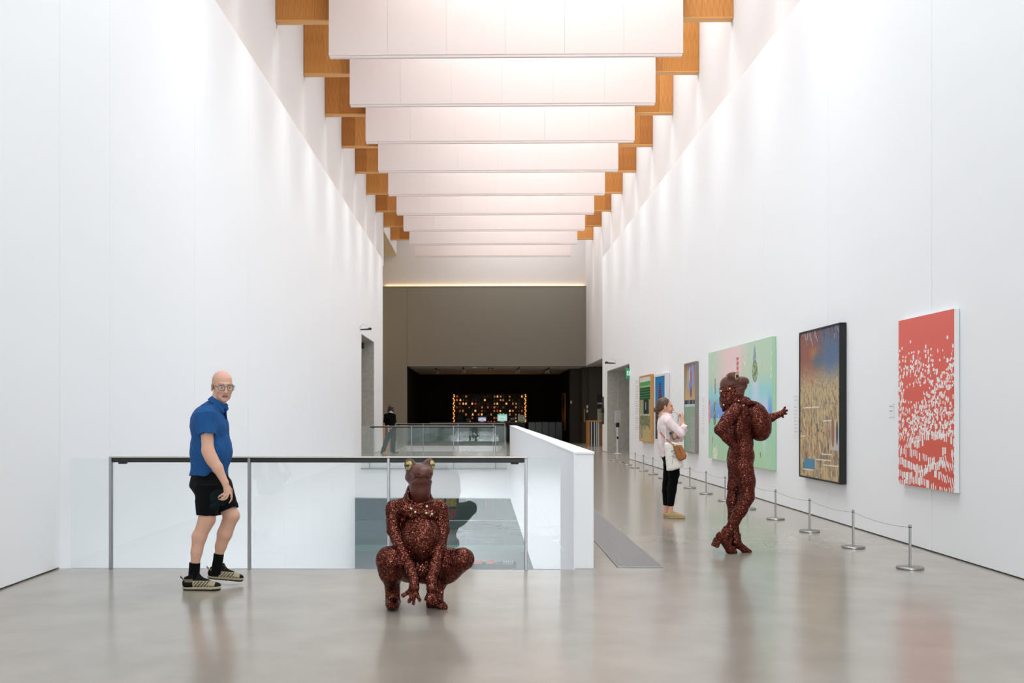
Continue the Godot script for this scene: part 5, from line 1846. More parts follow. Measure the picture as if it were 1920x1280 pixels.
	b.limb([Vector3(-0.05, 1.28, -0.135), Vector3(0.058, 1.087, -0.15), Vector3(0.081, 1.063, -0.03), Vector3(0.05, 1.067, 0.05)], [0.062, 0.056, 0.045, 0.042], 0.03)
	b.cap(Vector3(-0.123, 1.333, 0), Vector3(-0.126, 1.37, 0), 0.066, 0.056, 0.03)
	b.bore(Vector3(-0.123, 1.348, 0), Vector3(-0.123, 1.4, 0), 0.051, 0.051, 0.004)
	b.trim(Vector3(-0.15, 0.791, 0), Vector3(0.3, -1, 0))
	m = MB.new()
	b.into(m, 0.008, null, [0.013, 10.0, Vector3(1.4, 0.6, 1)])
	var pink := cloth(Color(0.92, 0.84, 0.84), 0.3, 8.0)
	var shirt := obj("shirt", m, pink, t)
	b = Body.new()
	b.cuff(Vector3(-0.123, 1.345, 0), Vector3(-0.12, 1.399, 0), 0.066, 0.060, 0.01)
	b.egg(Vector3(-0.053, 1.363, 0.03), Vector3(0.035, 0.018, 0.03), Basis(Vector3.BACK, -0.5), 0.015)
	b.bore(Vector3(-0.123, 1.333, 0), Vector3(-0.12, 1.408, 0), 0.054, 0.053, 0.004)
	m = MB.new()
	b.into(m, 0.005)
	obj("collar", m, pink, shirt)
	m = MB.new()
	m.tube([Vector3(0.081, 1.183, 0.182), Vector3(0.097, 1.2, 0.178), Vector3(0.105, 1.192, 0.18)], [0.058, 0.068, 0.05], 14)
	obj("rolled_cuff", m, pink, shirt)
	# leggings
	b = Body.new()
	b.egg(Vector3(-0.048, 0.809, 0), Vector3(0.115, 0.11, 0.145), Basis(), 0.03)
	b.limb([Vector3(-0.025, 0.752, 0.07), Vector3(-0.018, 0.588, 0.07), Vector3(-0.03, 0.476, 0.065), Vector3(-0.044, 0.393, 0.06), Vector3(-0.059, 0.176, 0.06)], [0.088, 0.071, 0.058, 0.062, 0.042], 0.02)
	b.limb([Vector3(-0.047, 0.745, -0.07), Vector3(-0.065, 0.58, -0.07), Vector3(-0.089, 0.444, -0.07), Vector3(-0.092, 0.354, -0.07), Vector3(-0.095, 0.164, -0.07)], [0.088, 0.068, 0.056, 0.057, 0.040], 0.02)
	b.trim(Vector3(-0.075, 0.164, 0), Vector3.DOWN)
	m = MB.new()
	b.into(m, 0.008, null, [0.004, 18.0])
	obj("leggings", m, cloth(Color(0.035, 0.035, 0.04), 0.3, 12.0), t)
	var beige := func(_p: Vector3) -> Color: return Color(0.72, 0.62, 0.46).srgb_to_linear()
	shoe(t, Transform3D(Basis(Vector3.UP, -0.03), Vector3(-0.128, 0.006, 0.06) * Vector3(1, 0, 1)), 0.258, beige, Color(0.66, 0.56, 0.40), Color(0.76, 0.68, 0.52), Color(0.74, 0.64, 0.48), true)
	shoe(t, Transform3D(Basis(Vector3.UP, 0.10), Vector3(-0.137, 0.008, -0.07) * Vector3(1, 0, 1)), 0.25, beige, Color(0.66, 0.56, 0.40), Color(0.76, 0.68, 0.52), Color(0.74, 0.64, 0.48), true)
	var at := Transform3D(Basis(), Vector3(2.55, 0, -13.634))
	# reading glasses in her hand, one arm in her mouth
	var g := thing("glasses", "thin dark framed glasses held to the woman's mouth", "glasses")
	m = MB.new()
	m.tf = at
	m.tube([Vector3(-0.033, 1.402, 0.05), Vector3(-0.012, 1.402, 0.08), Vector3(0.01, 1.387, 0.12), Vector3(0.028, 1.363, 0.135), Vector3(0.024, 1.336, 0.14)], 0.0022, 6)
	m.tube([Vector3(0.041, 1.348, 0.1), Vector3(0.038, 1.318, 0.1), Vector3(0.028, 1.274, 0.12)], 0.0022, 6)
	obj("arm", m, M.charcoal, g)
	m = MB.new()
	m.tf = at
	for q in [[Vector3(0.023, 1.322, 0.145), 0.020], [Vector3(0.023, 1.274, 0.145), 0.020]]:
		var ring := []
		for k in 17:
			var a := TAU * k / 16.0
			ring.append((q[0] as Vector3) + Vector3(cos(a) * 0.014, sin(a) * q[1], 0.006 * cos(a)))
		m.tube(ring, 0.0022, 6)
	obj("rim", m, M.charcoal, g)
	# phone
	var ph := thing("phone", "grey phone in the woman's folded hand", "phone")
	m = MB.new()
	m.tf = at * Transform3D(Basis(Vector3.BACK, 0.55) * Basis(Vector3.UP, 0.1), Vector3(-0.046, 1.102, 0.185))
	m.box(Vector3(-0.036, -0.060, -0.006), Vector3(0.036, 0.060, 0.006), 0.004)
	obj("case", m, mat(Color(0.42, 0.40, 0.35), 0.5), ph)
	m = MB.new()
	m.tf = at * Transform3D(Basis(Vector3.BACK, 0.55) * Basis(Vector3.UP, 0.1), Vector3(-0.046, 1.102, 0.185))
	m.box(Vector3(-0.030, 0.03, 0.006), Vector3(-0.008, 0.055, 0.009), 0.002)
	obj("camera", m, M.black, ph)
	# white tote with a small grey drawing
	var tb := thing("tote_bag", "white cloth tote bag with a grey flower drawing on the woman's hip", "bag")
	b = Body.new()
	b.tf = at
	b.cap(Vector3(-0.139, 0.979, 0.19), Vector3(-0.11, 0.676, 0.195), 0.028, 0.030, 0.02)
	b.cap(Vector3(0.001, 0.972, 0.19), Vector3(0.055, 0.721, 0.195), 0.028, 0.030, 0.02)
	b.cap(Vector3(-0.07, 0.979, 0.2), Vector3(-0.035, 0.692, 0.205), 0.032, 0.040, 0.03)
	b.cap(Vector3(-0.107, 0.979, 0.195), Vector3(-0.076, 0.681, 0.2), 0.032, 0.036, 0.03)
	b.cap(Vector3(-0.034, 0.976, 0.195), Vector3(0.013, 0.702, 0.2), 0.032, 0.036, 0.03)
	b.cap(Vector3(-0.125, 0.651, 0.195), Vector3(0.07, 0.71, 0.195), 0.012, 0.012, 0.02)
	m = MB.new()
	b.into(m, 0.006, null, [0.004, 14.0])
	obj("bag_body", m, cloth(Color(0.91, 0.89, 0.85), 0.3, 10.0), tb)
	m = MB.new()
	m.tf = at
	for q in [[Vector3(-0.071, 0.892, 0.238), 0.020], [Vector3(-0.048, 0.907, 0.239), 0.014], [Vector3(-0.045, 0.863, 0.241), 0.018], [Vector3(-0.063, 0.833, 0.242), 0.016], [Vector3(-0.037, 0.819, 0.243), 0.022], [Vector3(-0.027, 0.88, 0.239), 0.012]]:
		for s in 5:
			var a := TAU * s / 5.0
			m.tube([q[0], (q[0] as Vector3) + Vector3(cos(a), sin(a), 0) * q[1], (q[0] as Vector3) + Vector3(cos(a + 0.5), sin(a + 0.5), 0) * q[1] * 0.7], 0.0018, 4)
	m.tube([Vector3(-0.063, 0.819, 0.243), Vector3(-0.069, 0.76, 0.243), Vector3(-0.075, 0.727, 0.242)], 0.002, 4)
	obj("drawing", m, mat(Color(0.45, 0.45, 0.46), 0.8), tb)
	m = MB.new()
	m.tf = at
	m.tube([Vector3(-0.138, 0.972, 0.2), Vector3(-0.147, 1.126, 0.17), Vector3(-0.14, 1.289, 0.13)], 0.012, 8, 0.3)
	obj("strap", m, cloth(Color(0.91, 0.89, 0.85), 0.3, 10.0), tb)
	# brown leather bag on a shoulder strap
	var lb := thing("leather_bag", "brown leather bucket bag hanging in front of the woman's tote", "bag")
	b = Body.new()
	b.tf = at
	b.cap(Vector3(-0.009, 0.954, 0.235), Vector3(0.051, 0.819, 0.245), 0.045, 0.052, 0.02)
	b.cap(Vector3(-0.026, 0.963, 0.235), Vector3(0.028, 0.812, 0.245), 0.026, 0.040, 0.02)
	b.cap(Vector3(0.033, 0.969, 0.235), Vector3(0.084, 0.839, 0.245), 0.020, 0.030, 0.02)
	b.trim(Vector3(-0.003, 0.98, 0.235), Vector3(0.15, 1, 0))
	b.trim(Vector3(0.066, 0.781, 0.245), Vector3(0.35, -1, 0))
	m = MB.new()
	b.into(m, 0.005, null, [0.003, 22.0])
	var lm := mat(Color(0.64, 0.40, 0.19), 0.5)
	obj("bag_body", m, lm, lb)
	m = MB.new()
	m.tf = at
	m.tube([Vector3(-0.203, 1.137, 0.1), Vector3(-0.176, 1.093, 0.15), Vector3(-0.124, 1.038, 0.19), Vector3(-0.046, 0.973, 0.245), Vector3(-0.031, 0.958, 0.262)], 0.017, 8, 0.25)
	obj("strap", m, lm, lb)
	m = MB.new()
	m.tf = at
	m.tube([Vector3(-0.046, 0.981, 0.262), Vector3(-0.035, 0.964, 0.268)], 0.012, 10)
	obj("buckle", m, mat(Color(0.80, 0.76, 0.66), 0.3, 0.8), lb)
	m = MB.new()
	m.tf = at
	m.tube([Vector3(0.005, 0.953, 0.285), Vector3(0.035, 0.88, 0.298), Vector3(0.051, 0.835, 0.292)], 0.008, 8, 0.4)
	obj("flap_strap", m, mat(Color(0.55, 0.33, 0.14), 0.5), lb)


func guard() -> void:
	var t := thing("person", "dark haired guard in black walking away beyond the far glass balustrade", "person", Vector3(-3.297, 0, -35.997))
	var skin := lin(Color(0.80, 0.60, 0.50))
	var b := Body.new()
	b.cap(Vector3(0.097, 1.43, 0), Vector3(0.1, 1.543, 0), 0.055, 0.075, 0.03)
	b.egg(Vector3(0.111, 1.576, -0.02), Vector3(0.072, 0.105, 0.09), Basis(), 0.02)
	b.egg(Vector3(0.04, 1.189, 0), Vector3(0.14, 0.25, 0.10), Basis(), 0.03)
	b.limb([Vector3(-0.11, 1.318, 0), Vector3(-0.115, 1.06, 0.06), Vector3(-0.002, 0.917, 0.15), Vector3(0.023, 0.869, 0.16)], [0.05, 0.045, 0.034, 0.028], 0.02)
	hand_shapes(b, Vector3(0.023, 0.877, 0.16), Vector3(0.018, 0.824, 0.165), [[Vector3(0.003, 0.805, 0.17), Vector3(0, 0.757, 0.175)], [Vector3(0.016, 0.798, 0.17), Vector3(0.014, 0.747, 0.175)], [Vector3(0.028, 0.798, 0.17), Vector3(0.029, 0.75, 0.175)], [Vector3(0.041, 0.808, 0.17), Vector3(0.045, 0.766, 0.175)], [Vector3(0.048, 0.837, 0.17), Vector3(0.077, 0.866, 0.175), Vector3(0.096, 0.895, 0.17)]], 0.030)
	b.limb([Vector3(0.201, 1.318, 0), Vector3(0.23, 1.109, 0.05), Vector3(0.156, 0.933, 0.13), Vector3(0.103, 0.893, 0.16)], [0.05, 0.045, 0.034, 0.028], 0.02)
	b.limb([Vector3(0, 0.738, 0), Vector3(-0.048, 0.48, 0), Vector3(-0.183, 0.126, 0.02)], [0.08, 0.055, 0.04], 0.02)
	b.limb([Vector3(0.161, 0.738, 0), Vector3(0.161, 0.448, 0), Vector3(0.161, 0.093, 0)], [0.08, 0.055, 0.04], 0.02)
	var m := MB.new()
	b.into(m, 0.010, func(_p: Vector3, _n: Vector3) -> Color: return skin)
	obj("body", m, skin_mat(), t)
	b = Body.new()
	b.egg(Vector3(0.077, 1.584, 0), Vector3(0.108, 0.115, 0.105), Basis(), 0.02)
	b.cap(Vector3(0.032, 1.511, 0), Vector3(0, 1.479, 0), 0.055, 0.045, 0.03)
	b.cap(Vector3(0.129, 1.511, 0), Vector3(0.142, 1.485, 0), 0.055, 0.05, 0.03)
	b.dent(Vector3(0.169, 1.56, -0.1), Vector3(0.06, 0.09, 0.06), Basis(), 0.02)
	m = MB.new()
	b.into(m, 0.008, null, [0.014, 16.0])
	obj("hair", m, mat(Color(0.19, 0.13, 0.11), 0.5), t)
	b = Body.new()
	b.egg(Vector3(0.04, 1.269, 0), Vector3(0.175, 0.16, 0.12), Basis(), 0.05)
	b.cuff(Vector3(0.04, 1.253, 0), Vector3(0.052, 0.987, 0), 0.165, 0.17, 0.04)
	b.limb([Vector3(-0.097, 1.326, 0), Vector3(-0.111, 1.092, 0.05), Vector3(-0.028, 0.949, 0.13)], [0.068, 0.06, 0.045], 0.03)
	b.limb([Vector3(0.193, 1.326, 0), Vector3(0.217, 1.109, 0.05), Vector3(0.164, 0.957, 0.12)], [0.068, 0.06, 0.045], 0.03)
	b.cap(Vector3(0.089, 1.398, 0), Vector3(0.093, 1.427, 0), 0.08, 0.07, 0.04)
	m = MB.new()
	b.into(m, 0.011, null, [0.012, 9.0])
	obj("jumper", m, cloth(Color(0.035, 0.035, 0.038), 0.3, 8.0), t)
	m = MB.new()
	m.tube([Vector3(0.084, 1.421, 0), Vector3(0.096, 1.466, -0.005)], [0.082, 0.074], 16)
	obj("shirt_collar", m, cloth(Color(0.88, 0.88, 0.90), 0.2), t)
	m = MB.new()
	m.tube([Vector3(-0.015, 0.973, 0.155), Vector3(0.015, 0.901, 0.16)], [0.042, 0.038], 12)
	obj("shirt_cuff", m, cloth(Color(0.88, 0.88, 0.90), 0.2), t)
	b = Body.new()
	b.egg(Vector3(0.073, 0.915, 0), Vector3(0.17, 0.14, 0.125), Basis(), 0.04)
	b.limb([Vector3(0, 0.834, 0), Vector3(-0.048, 0.512, 0), Vector3(-0.181, 0.111, 0.04)], [0.115, 0.085, 0.075], 0.03)
	b.limb([Vector3(0.161, 0.834, 0), Vector3(0.161, 0.48, 0), Vector3(0.151, 0.06, -0.02)], [0.115, 0.092, 0.088], 0.03)
	b.trim(Vector3(0.153, 0.038, 0), Vector3.DOWN)
	m = MB.new()
	b.into(m, 0.011, null, [0.012, 9.0])
	obj("trousers", m, cloth(Color(0.16, 0.165, 0.16), 0.3, 8.0), t)
	for q in [[Vector3(-0.196, 0.095, 0.06), Basis(Vector3.BACK, -0.5)], [Vector3(0.192, 0.025, -0.02), Basis(Vector3.UP, 0.3)]]:
		b = Body.new()
		b.tf = Transform3D(q[1], q[0])
		b.egg(Vector3(0, -0.0, 0), Vector3(0.055, 0.045, 0.05), Basis(), 0.03)
		b.egg(Vector3(0.09 if q[0].x > 0 else 0.0, -0.005 if q[0].x > 0 else -0.07, 0), Vector3(0.085 if q[0].x > 0 else 0.045, 0.035 if q[0].x > 0 else 0.06, 0.045), Basis(), 0.03)
		if q[0].x > 0:
			b.trim(Vector3(0, -0.021, 0), Vector3.DOWN)
		m = MB.new()
		b.into(m, 0.009)
		obj("shoe", m, mat(Color(0.09, 0.09, 0.09), 0.4), t)


# ---------------------------------------------------------------- the two sequined frogs

var disc: ArrayMesh


func scatter_sequins(root: Node3D, meshes: Array, count: int, sd: int, parent: Node3D) -> void:
	# thin overlapping metal discs sewn all over the suit, each tilted a little its own way
	if disc == null:
		var m := MB.new()
		m.lathe([[0.0041, 0.0], [0.0, 0.0006]], Vector3.ZERO, 7)
		disc = m.mesh()
	rng.seed = sd
	var tri := []
	var sum := 0.0
	var acc := PackedFloat32Array()
	for mb in meshes:
		for k in range(0, mb.ix.size(), 3):
			var a: Vector3 = mb.v[mb.ix[k]]
			var b: Vector3 = mb.v[mb.ix[k + 1]]
			var d: Vector3 = mb.v[mb.ix[k + 2]]
			sum += (b - a).cross(d - a).length() * 0.5
			acc.append(sum)
			tri.append([a, b, d, mb.n[mb.ix[k]]])
	var mm := MultiMesh.new()
	mm.transform_format = MultiMesh.TRANSFORM_3D
	mm.use_colors = true
	mm.mesh = disc
	mm.instance_count = count
	for i in count:
		var t: Array = tri[mini(acc.bsearch(rng.randf() * sum), tri.size() - 1)]
		var u := rng.randf()
		var w := rng.randf()
		if u + w > 1.0:
			u = 1.0 - u
			w = 1.0 - w
		var n: Vector3 = t[3]
		var p: Vector3 = t[0] + (t[1] - t[0]) * u + (t[2] - t[0]) * w + n * 0.0018
		var lean := Vector3(rng.randfn(), rng.randfn(), rng.randfn()) * 0.16
		var up := (n + lean).normalized()
		var sx := up.cross(Vector3(0.3, 0.5, 0.8)).normalized()
		var sz := sx.cross(up)
		var r := rng.randf_range(0.75, 1.1)
		mm.set_instance_transform(i, Transform3D(Basis(sx * r, up, sz * r), p))
		mm.set_instance_color(i, Color(0.36, 0.145, 0.105) if rng.randf() < 0.15 else Color(0.06, 0.015, 0.010).lerp(Color(0.18, 0.058, 0.038), rng.randf()))  # random brighter discs put part of the sparkle into the colour
	var o := MultiMeshInstance3D.new()
	o.name = "sequins"
	o.multimesh = mm
	if not M.has("sequin"):
		var s := mat(Color.WHITE, 0.12, 1.0)
		s.vertex_color_use_as_albedo = true
		M.sequin = s
	o.material_override = M.sequin
	o.set_meta("kind", "stuff")
	parent.add_child(o)


func frog_head_shapes(b: Body) -> void:
	# looking along +z, eyes high on the corners, a broad blunt muzzle
	b.egg(Vector3(0, 0.012, -0.028), Vector3(0.095, 0.088, 0.098), Basis(), 0.03)
	b.egg(Vector3(0, 0.026, 0.062), Vector3(0.079, 0.050, 0.090), Basis(Vector3.RIGHT, 0.18), 0.03)
	b.egg(Vector3(0, 0.014, 0.106), Vector3(0.060, 0.044, 0.050), Basis(), 0.03)
	b.egg(Vector3(0, -0.036, 0.042), Vector3(0.076, 0.042, 0.090), Basis(), 0.02)
	b.egg(Vector3(0, -0.082, 0.020), Vector3(0.068, 0.080, 0.078), Basis(Vector3.RIGHT, -0.2), 0.03)
	for x in [-1.0, 1.0]:
		b.egg(Vector3(0.066 * x, 0.078, 0.006), Vector3(0.042, 0.054, 0.056), Basis(Vector3.BACK, -0.35 * x), 0.025)
		b.slot(Vector3(0.088 * x, -0.048, -0.015), Vector3(0.071 * x, -0.026, 0.078), 0.0075, 0.005)
		b.slot(Vector3(0.071 * x, -0.026, 0.078), Vector3(0.043 * x, -0.015, 0.126), 0.007, 0.005)
		b.slot(Vector3(0.043 * x, -0.015, 0.126), Vector3(0.0, -0.013, 0.147), 0.0065, 0.005)
		b.dent(Vector3(0.042 * x, 0.004, 0.146), Vector3(0.007, 0.0045, 0.010), Basis(), 0.003)
		b.dent(Vector3(0.102 * x, 0.079, 0.044), Vector3(0.022, 0.033, 0.030), Basis(Vector3.UP, 0.95 * x), 0.004)
		b.egg(Vector3(0.084 * x, 0.0, -0.045), Vector3(0.012, 0.022, 0.022), Basis(), 0.008)
		b.cap(Vector3(0.062 * x, 0.045, 0.080), Vector3(0.020 * x, 0.030, 0.135), 0.012, 0.010, 0.02)
	b.cap(Vector3(0, -0.09, -0.01), Vector3(0, -0.18, -0.03), 0.066, 0.060, 0.04)


func frog_eyes(t: Node3D, tf: Transform3D, slit: bool) -> void:
	for x in [-1.0, 1.0]:
		var look := Basis(Vector3.UP, 0.95 * x)
		var fw := look * Vector3(0, 0, 1)
		var m := MB.new()
		m.ball(Vector3.ZERO, Vector3(0.033, 0.040, 0.037), Basis(), 44, 60)
		for i in m.v.size():
			var d := look.transposed() * m.v[i]
			var a := Vector2(d.x, d.y)
			var black := d.z > 0.0 and (absf(d.y + 0.002) < 0.0085 * (1.0 - 0.5 * absf(d.x) / 0.034) if slit else a.length() < 0.019)
			m.c[i] = Color(0.02, 0.02, 0.02).srgb_to_linear() if black else Color(0.66, 0.60, 0.25).srgb_to_linear()
			m.v[i] = tf * (m.v[i] + Vector3(0.074 * x, 0.079, 0.026))
			m.n[i] = tf.basis * m.n[i]
		var em := mat(Color.WHITE, 0.12, 0.0, 0.7)
		em.vertex_color_use_as_albedo = true
		var e := obj("eye", m, em, t)
		m = MB.new()
		var ring := []
		for k in 21:
			var a := TAU * k / 20.0
			ring.append(Vector3(0.036 * cos(a), 0.041 * sin(a), 0.0))
		m.tf = tf * Transform3D(look, Vector3(0.074 * x, 0.079, 0.026) + fw * 0.006)
		m.tube(ring, 0.0048, 6)
		obj("eye_rim", m, mat(Color(0.07, 0.045, 0.04), 0.4), e)


func suit() -> StandardMaterial3D:
	if not M.has("suit"):
		M.suit = mat(Color(0.29, 0.085, 0.06), 0.8, 0.0, 0.25)
	return M.suit


func resin() -> StandardMaterial3D:
	if not M.has("resin"):
		var m := mat(Color(1, 1, 1), 0.42, 0.0, 0.5)
		m.albedo_texture = noise(0.03, [Color(0.29, 0.135, 0.10), Color(0.39, 0.195, 0.145)], 4, 256, FastNoiseLite.TYPE_SIMPLEX_SMOOTH, 71)
		tri_map(m, Vector3(4, 4, 4))
		m.normal_enabled = true
		cloth(Color.WHITE)
		m.normal_texture = M.weave_normal
		m.normal_scale = 0.25
		M.resin = m
	return M.resin


func studs(t: Node3D, spots: Array) -> void:
	for p in spots:
		var m := MB.new()
		m.ball(p, Vector3(0.0085, 0.0085, 0.0085), Basis(), 6, 8)
		obj("stud", m, mat(Color(0.90, 0.88, 0.70), 0.25, 0.2), t)


func frog_hand(b: Body, wrist: Vector3, palm: Vector3, tips: Array, pr := 0.036) -> void:
	b.cap(wrist, palm, pr * 0.85, pr, 0.02)
	for q in tips:
		var mid: Vector3 = palm.lerp(q, 0.55)
		b.cap(palm, mid, 0.018, 0.012, 0.006)
		b.cap(mid, q, 0.012, 0.0095, 0.004)
		b.egg(q, Vector3(0.012, 0.012, 0.012), Basis(), 0.004)


func frogs() -> void:
	crouching_frog()
	standing_frog()


func crouching_frog() -> void:
	var t := thing("frog_figure", "crouching frog figure in dark red sequins, hands hanging between its knees", "sculpture", Vector3(-0.434, 0, -7.298))
	var b := Body.new()
	b.egg(Vector3(-0.024, 0.569, -0.05), Vector3(0.165, 0.20, 0.14), Basis(), 0.04)
	b.egg(Vector3(0.004, 0.512, 0.07), Vector3(0.142, 0.165, 0.135), Basis(), 0.03)
	b.egg(Vector3(-0.016, 0.285, -0.1), Vector3(0.165, 0.12, 0.16), Basis(), 0.05)
	b.cap(Vector3(-0.181, 0.7, 0), Vector3(0.119, 0.697, 0), 0.065, 0.065, 0.04)
	# arms hang forward to the hands
	b.limb([Vector3(-0.2, 0.705, 0.02), Vector3(-0.189, 0.56, 0.04), Vector3(-0.141, 0.441, 0.1), Vector3(-0.071, 0.324, 0.2), Vector3(-0.032, 0.243, 0.27)], [0.056, 0.050, 0.043, 0.043, 0.034], 0.02)
	b.limb([Vector3(0.139, 0.698, 0), Vector3(0.151, 0.559, 0.03), Vector3(0.132, 0.436, 0.1), Vector3(0.106, 0.327, 0.19), Vector3(0.081, 0.242, 0.26)], [0.056, 0.050, 0.043, 0.041, 0.034], 0.02)
	frog_hand(b, Vector3(-0.032, 0.243, 0.27), Vector3(-0.03, 0.193, 0.3), [Vector3(-0.106, 0.141, 0.32), Vector3(-0.062, 0.106, 0.335), Vector3(-0.031, 0.092, 0.34), Vector3(0.007, 0.112, 0.33), Vector3(-0.005, 0.127, 0.31)], 0.036)
	frog_hand(b, Vector3(0.081, 0.242, 0.26), Vector3(0.088, 0.185, 0.28), [Vector3(0.051, 0.116, 0.3), Vector3(0.082, 0.101, 0.31), Vector3(0.109, 0.098, 0.31), Vector3(0.157, 0.151, 0.27), Vector3(0.064, 0.109, 0.31)], 0.036)
	# legs folded out to the sides
	b.limb([Vector3(-0.091, 0.268, -0.08), Vector3(-0.175, 0.316, 0.06), Vector3(-0.21, 0.361, 0.15)], [0.10, 0.105, 0.092], 0.03)
	b.limb([Vector3(-0.21, 0.354, 0.15), Vector3(-0.205, 0.272, 0.13), Vector3(-0.202, 0.167, 0.06), Vector3(-0.201, 0.077, 0.03)], [0.092, 0.078, 0.046, 0.046], 0.03)
	b.limb([Vector3(0.043, 0.259, -0.08), Vector3(0.191, 0.322, 0.04), Vector3(0.299, 0.367, 0.13)], [0.10, 0.105, 0.072], 0.03)
	b.limb([Vector3(0.299, 0.362, 0.12), Vector3(0.201, 0.256, 0.03), Vector3(0.125, 0.176, 0), Vector3(0.11, 0.071, 0)], [0.070, 0.062, 0.045, 0.042], 0.03)
	var suit_mb := MB.new()
	b.into(suit_mb, 0.0075, null, [0.004, 14.0])
	obj("suit", suit_mb, suit(), t)
	# boots
	var all := [suit_mb]
	b = Body.new()
	b.cuff(Vector3(-0.201, 0.156, 0.05), Vector3(-0.2, 0.05, 0.04), 0.052, 0.050, 0.01)
	b.egg(Vector3(-0.197, 0.041, 0.07), Vector3(0.050, 0.042, 0.115), Basis(), 0.02)
	b.cuff(Vector3(-0.203, 0.043, 0), Vector3(-0.203, -0.001, 0), 0.044, 0.044, 0.01)
	b.trim(Vector3(0, 0.001, 0), Vector3.DOWN)
	var m := MB.new()
	b.into(m, 0.006)
	obj("boot", m, suit(), t)
	all.append(m)
	b = Body.new()
	b.cuff(Vector3(0.11, 0.147, 0), Vector3(0.106, 0.029, 0), 0.050, 0.048, 0.01)
	b.cap(Vector3(0.1, 0.045, 0.01), Vector3(0.152, 0.022, 0.05), 0.042, 0.028, 0.02)
	b.cap(Vector3(0.145, 0.021, 0.05), Vector3(0.171, 0.012, 0.06), 0.028, 0.018, 0.02)
	b.cuff(Vector3(0.068, 0.052, 0), Vector3(0.067, -0.002, 0), 0.034, 0.030, 0.02)
	b.trim(Vector3(0, 0.001, 0), Vector3.DOWN)
	m = MB.new()
	b.into(m, 0.006)
	obj("boot", m, suit(), t)
	all.append(m)
	# flared collar with two lapels
	b = Body.new()
	b.cap(Vector3(-0.022, 0.82, -0.02), Vector3(-0.027, 0.726, -0.01), 0.088, 0.125, 0.03)
	b.egg(Vector3(-0.03, 0.697, 0), Vector3(0.180, 0.062, 0.125), Basis(), 0.04)
	b.egg(Vector3(-0.087, 0.714, 0.115), Vector3(0.095, 0.055, 0.030), Basis(Vector3.BACK, -0.7), 0.012)
	b.egg(Vector3(0.074, 0.702, 0.115), Vector3(0.095, 0.052, 0.030), Basis(Vector3.BACK, 0.60), 0.012)
	b.slot(Vector3(-0.015, 0.777, 0.14), Vector3(0.019, 0.64, 0.165), 0.022, 0.010)
	b.dent(Vector3(-0.006, 0.827, 0.06), Vector3(0.082, 0.08, 0.08), Basis(), 0.01)
	m = MB.new()
	b.into(m, 0.006, null, [0.008, 16.0])
	var col := obj("collar", m, suit(), t)
	all.append(m)
	studs(col, [Vector3(-0.064, 0.72, 0.148), Vector3(-0.033, 0.695, 0.146), Vector3(0.047, 0.734, 0.14), Vector3(0.044, 0.688, 0.148), Vector3(0.083, 0.682, 0.148)])
	scatter_sequins(t, all, 46000, 5, t)
	# bare resin head
	b = Body.new()
	b.tf = Transform3D(Basis(Vector3.UP, 0.30) * Basis(Vector3.RIGHT, -0.14), Vector3(-0.01, 0.933, 0.02))
	frog_head_shapes(b)
	m = MB.new()
	b.into(m, 0.0045)
	var hd := obj("head", m, resin(), t)
	frog_eyes(hd, b.tf, true)


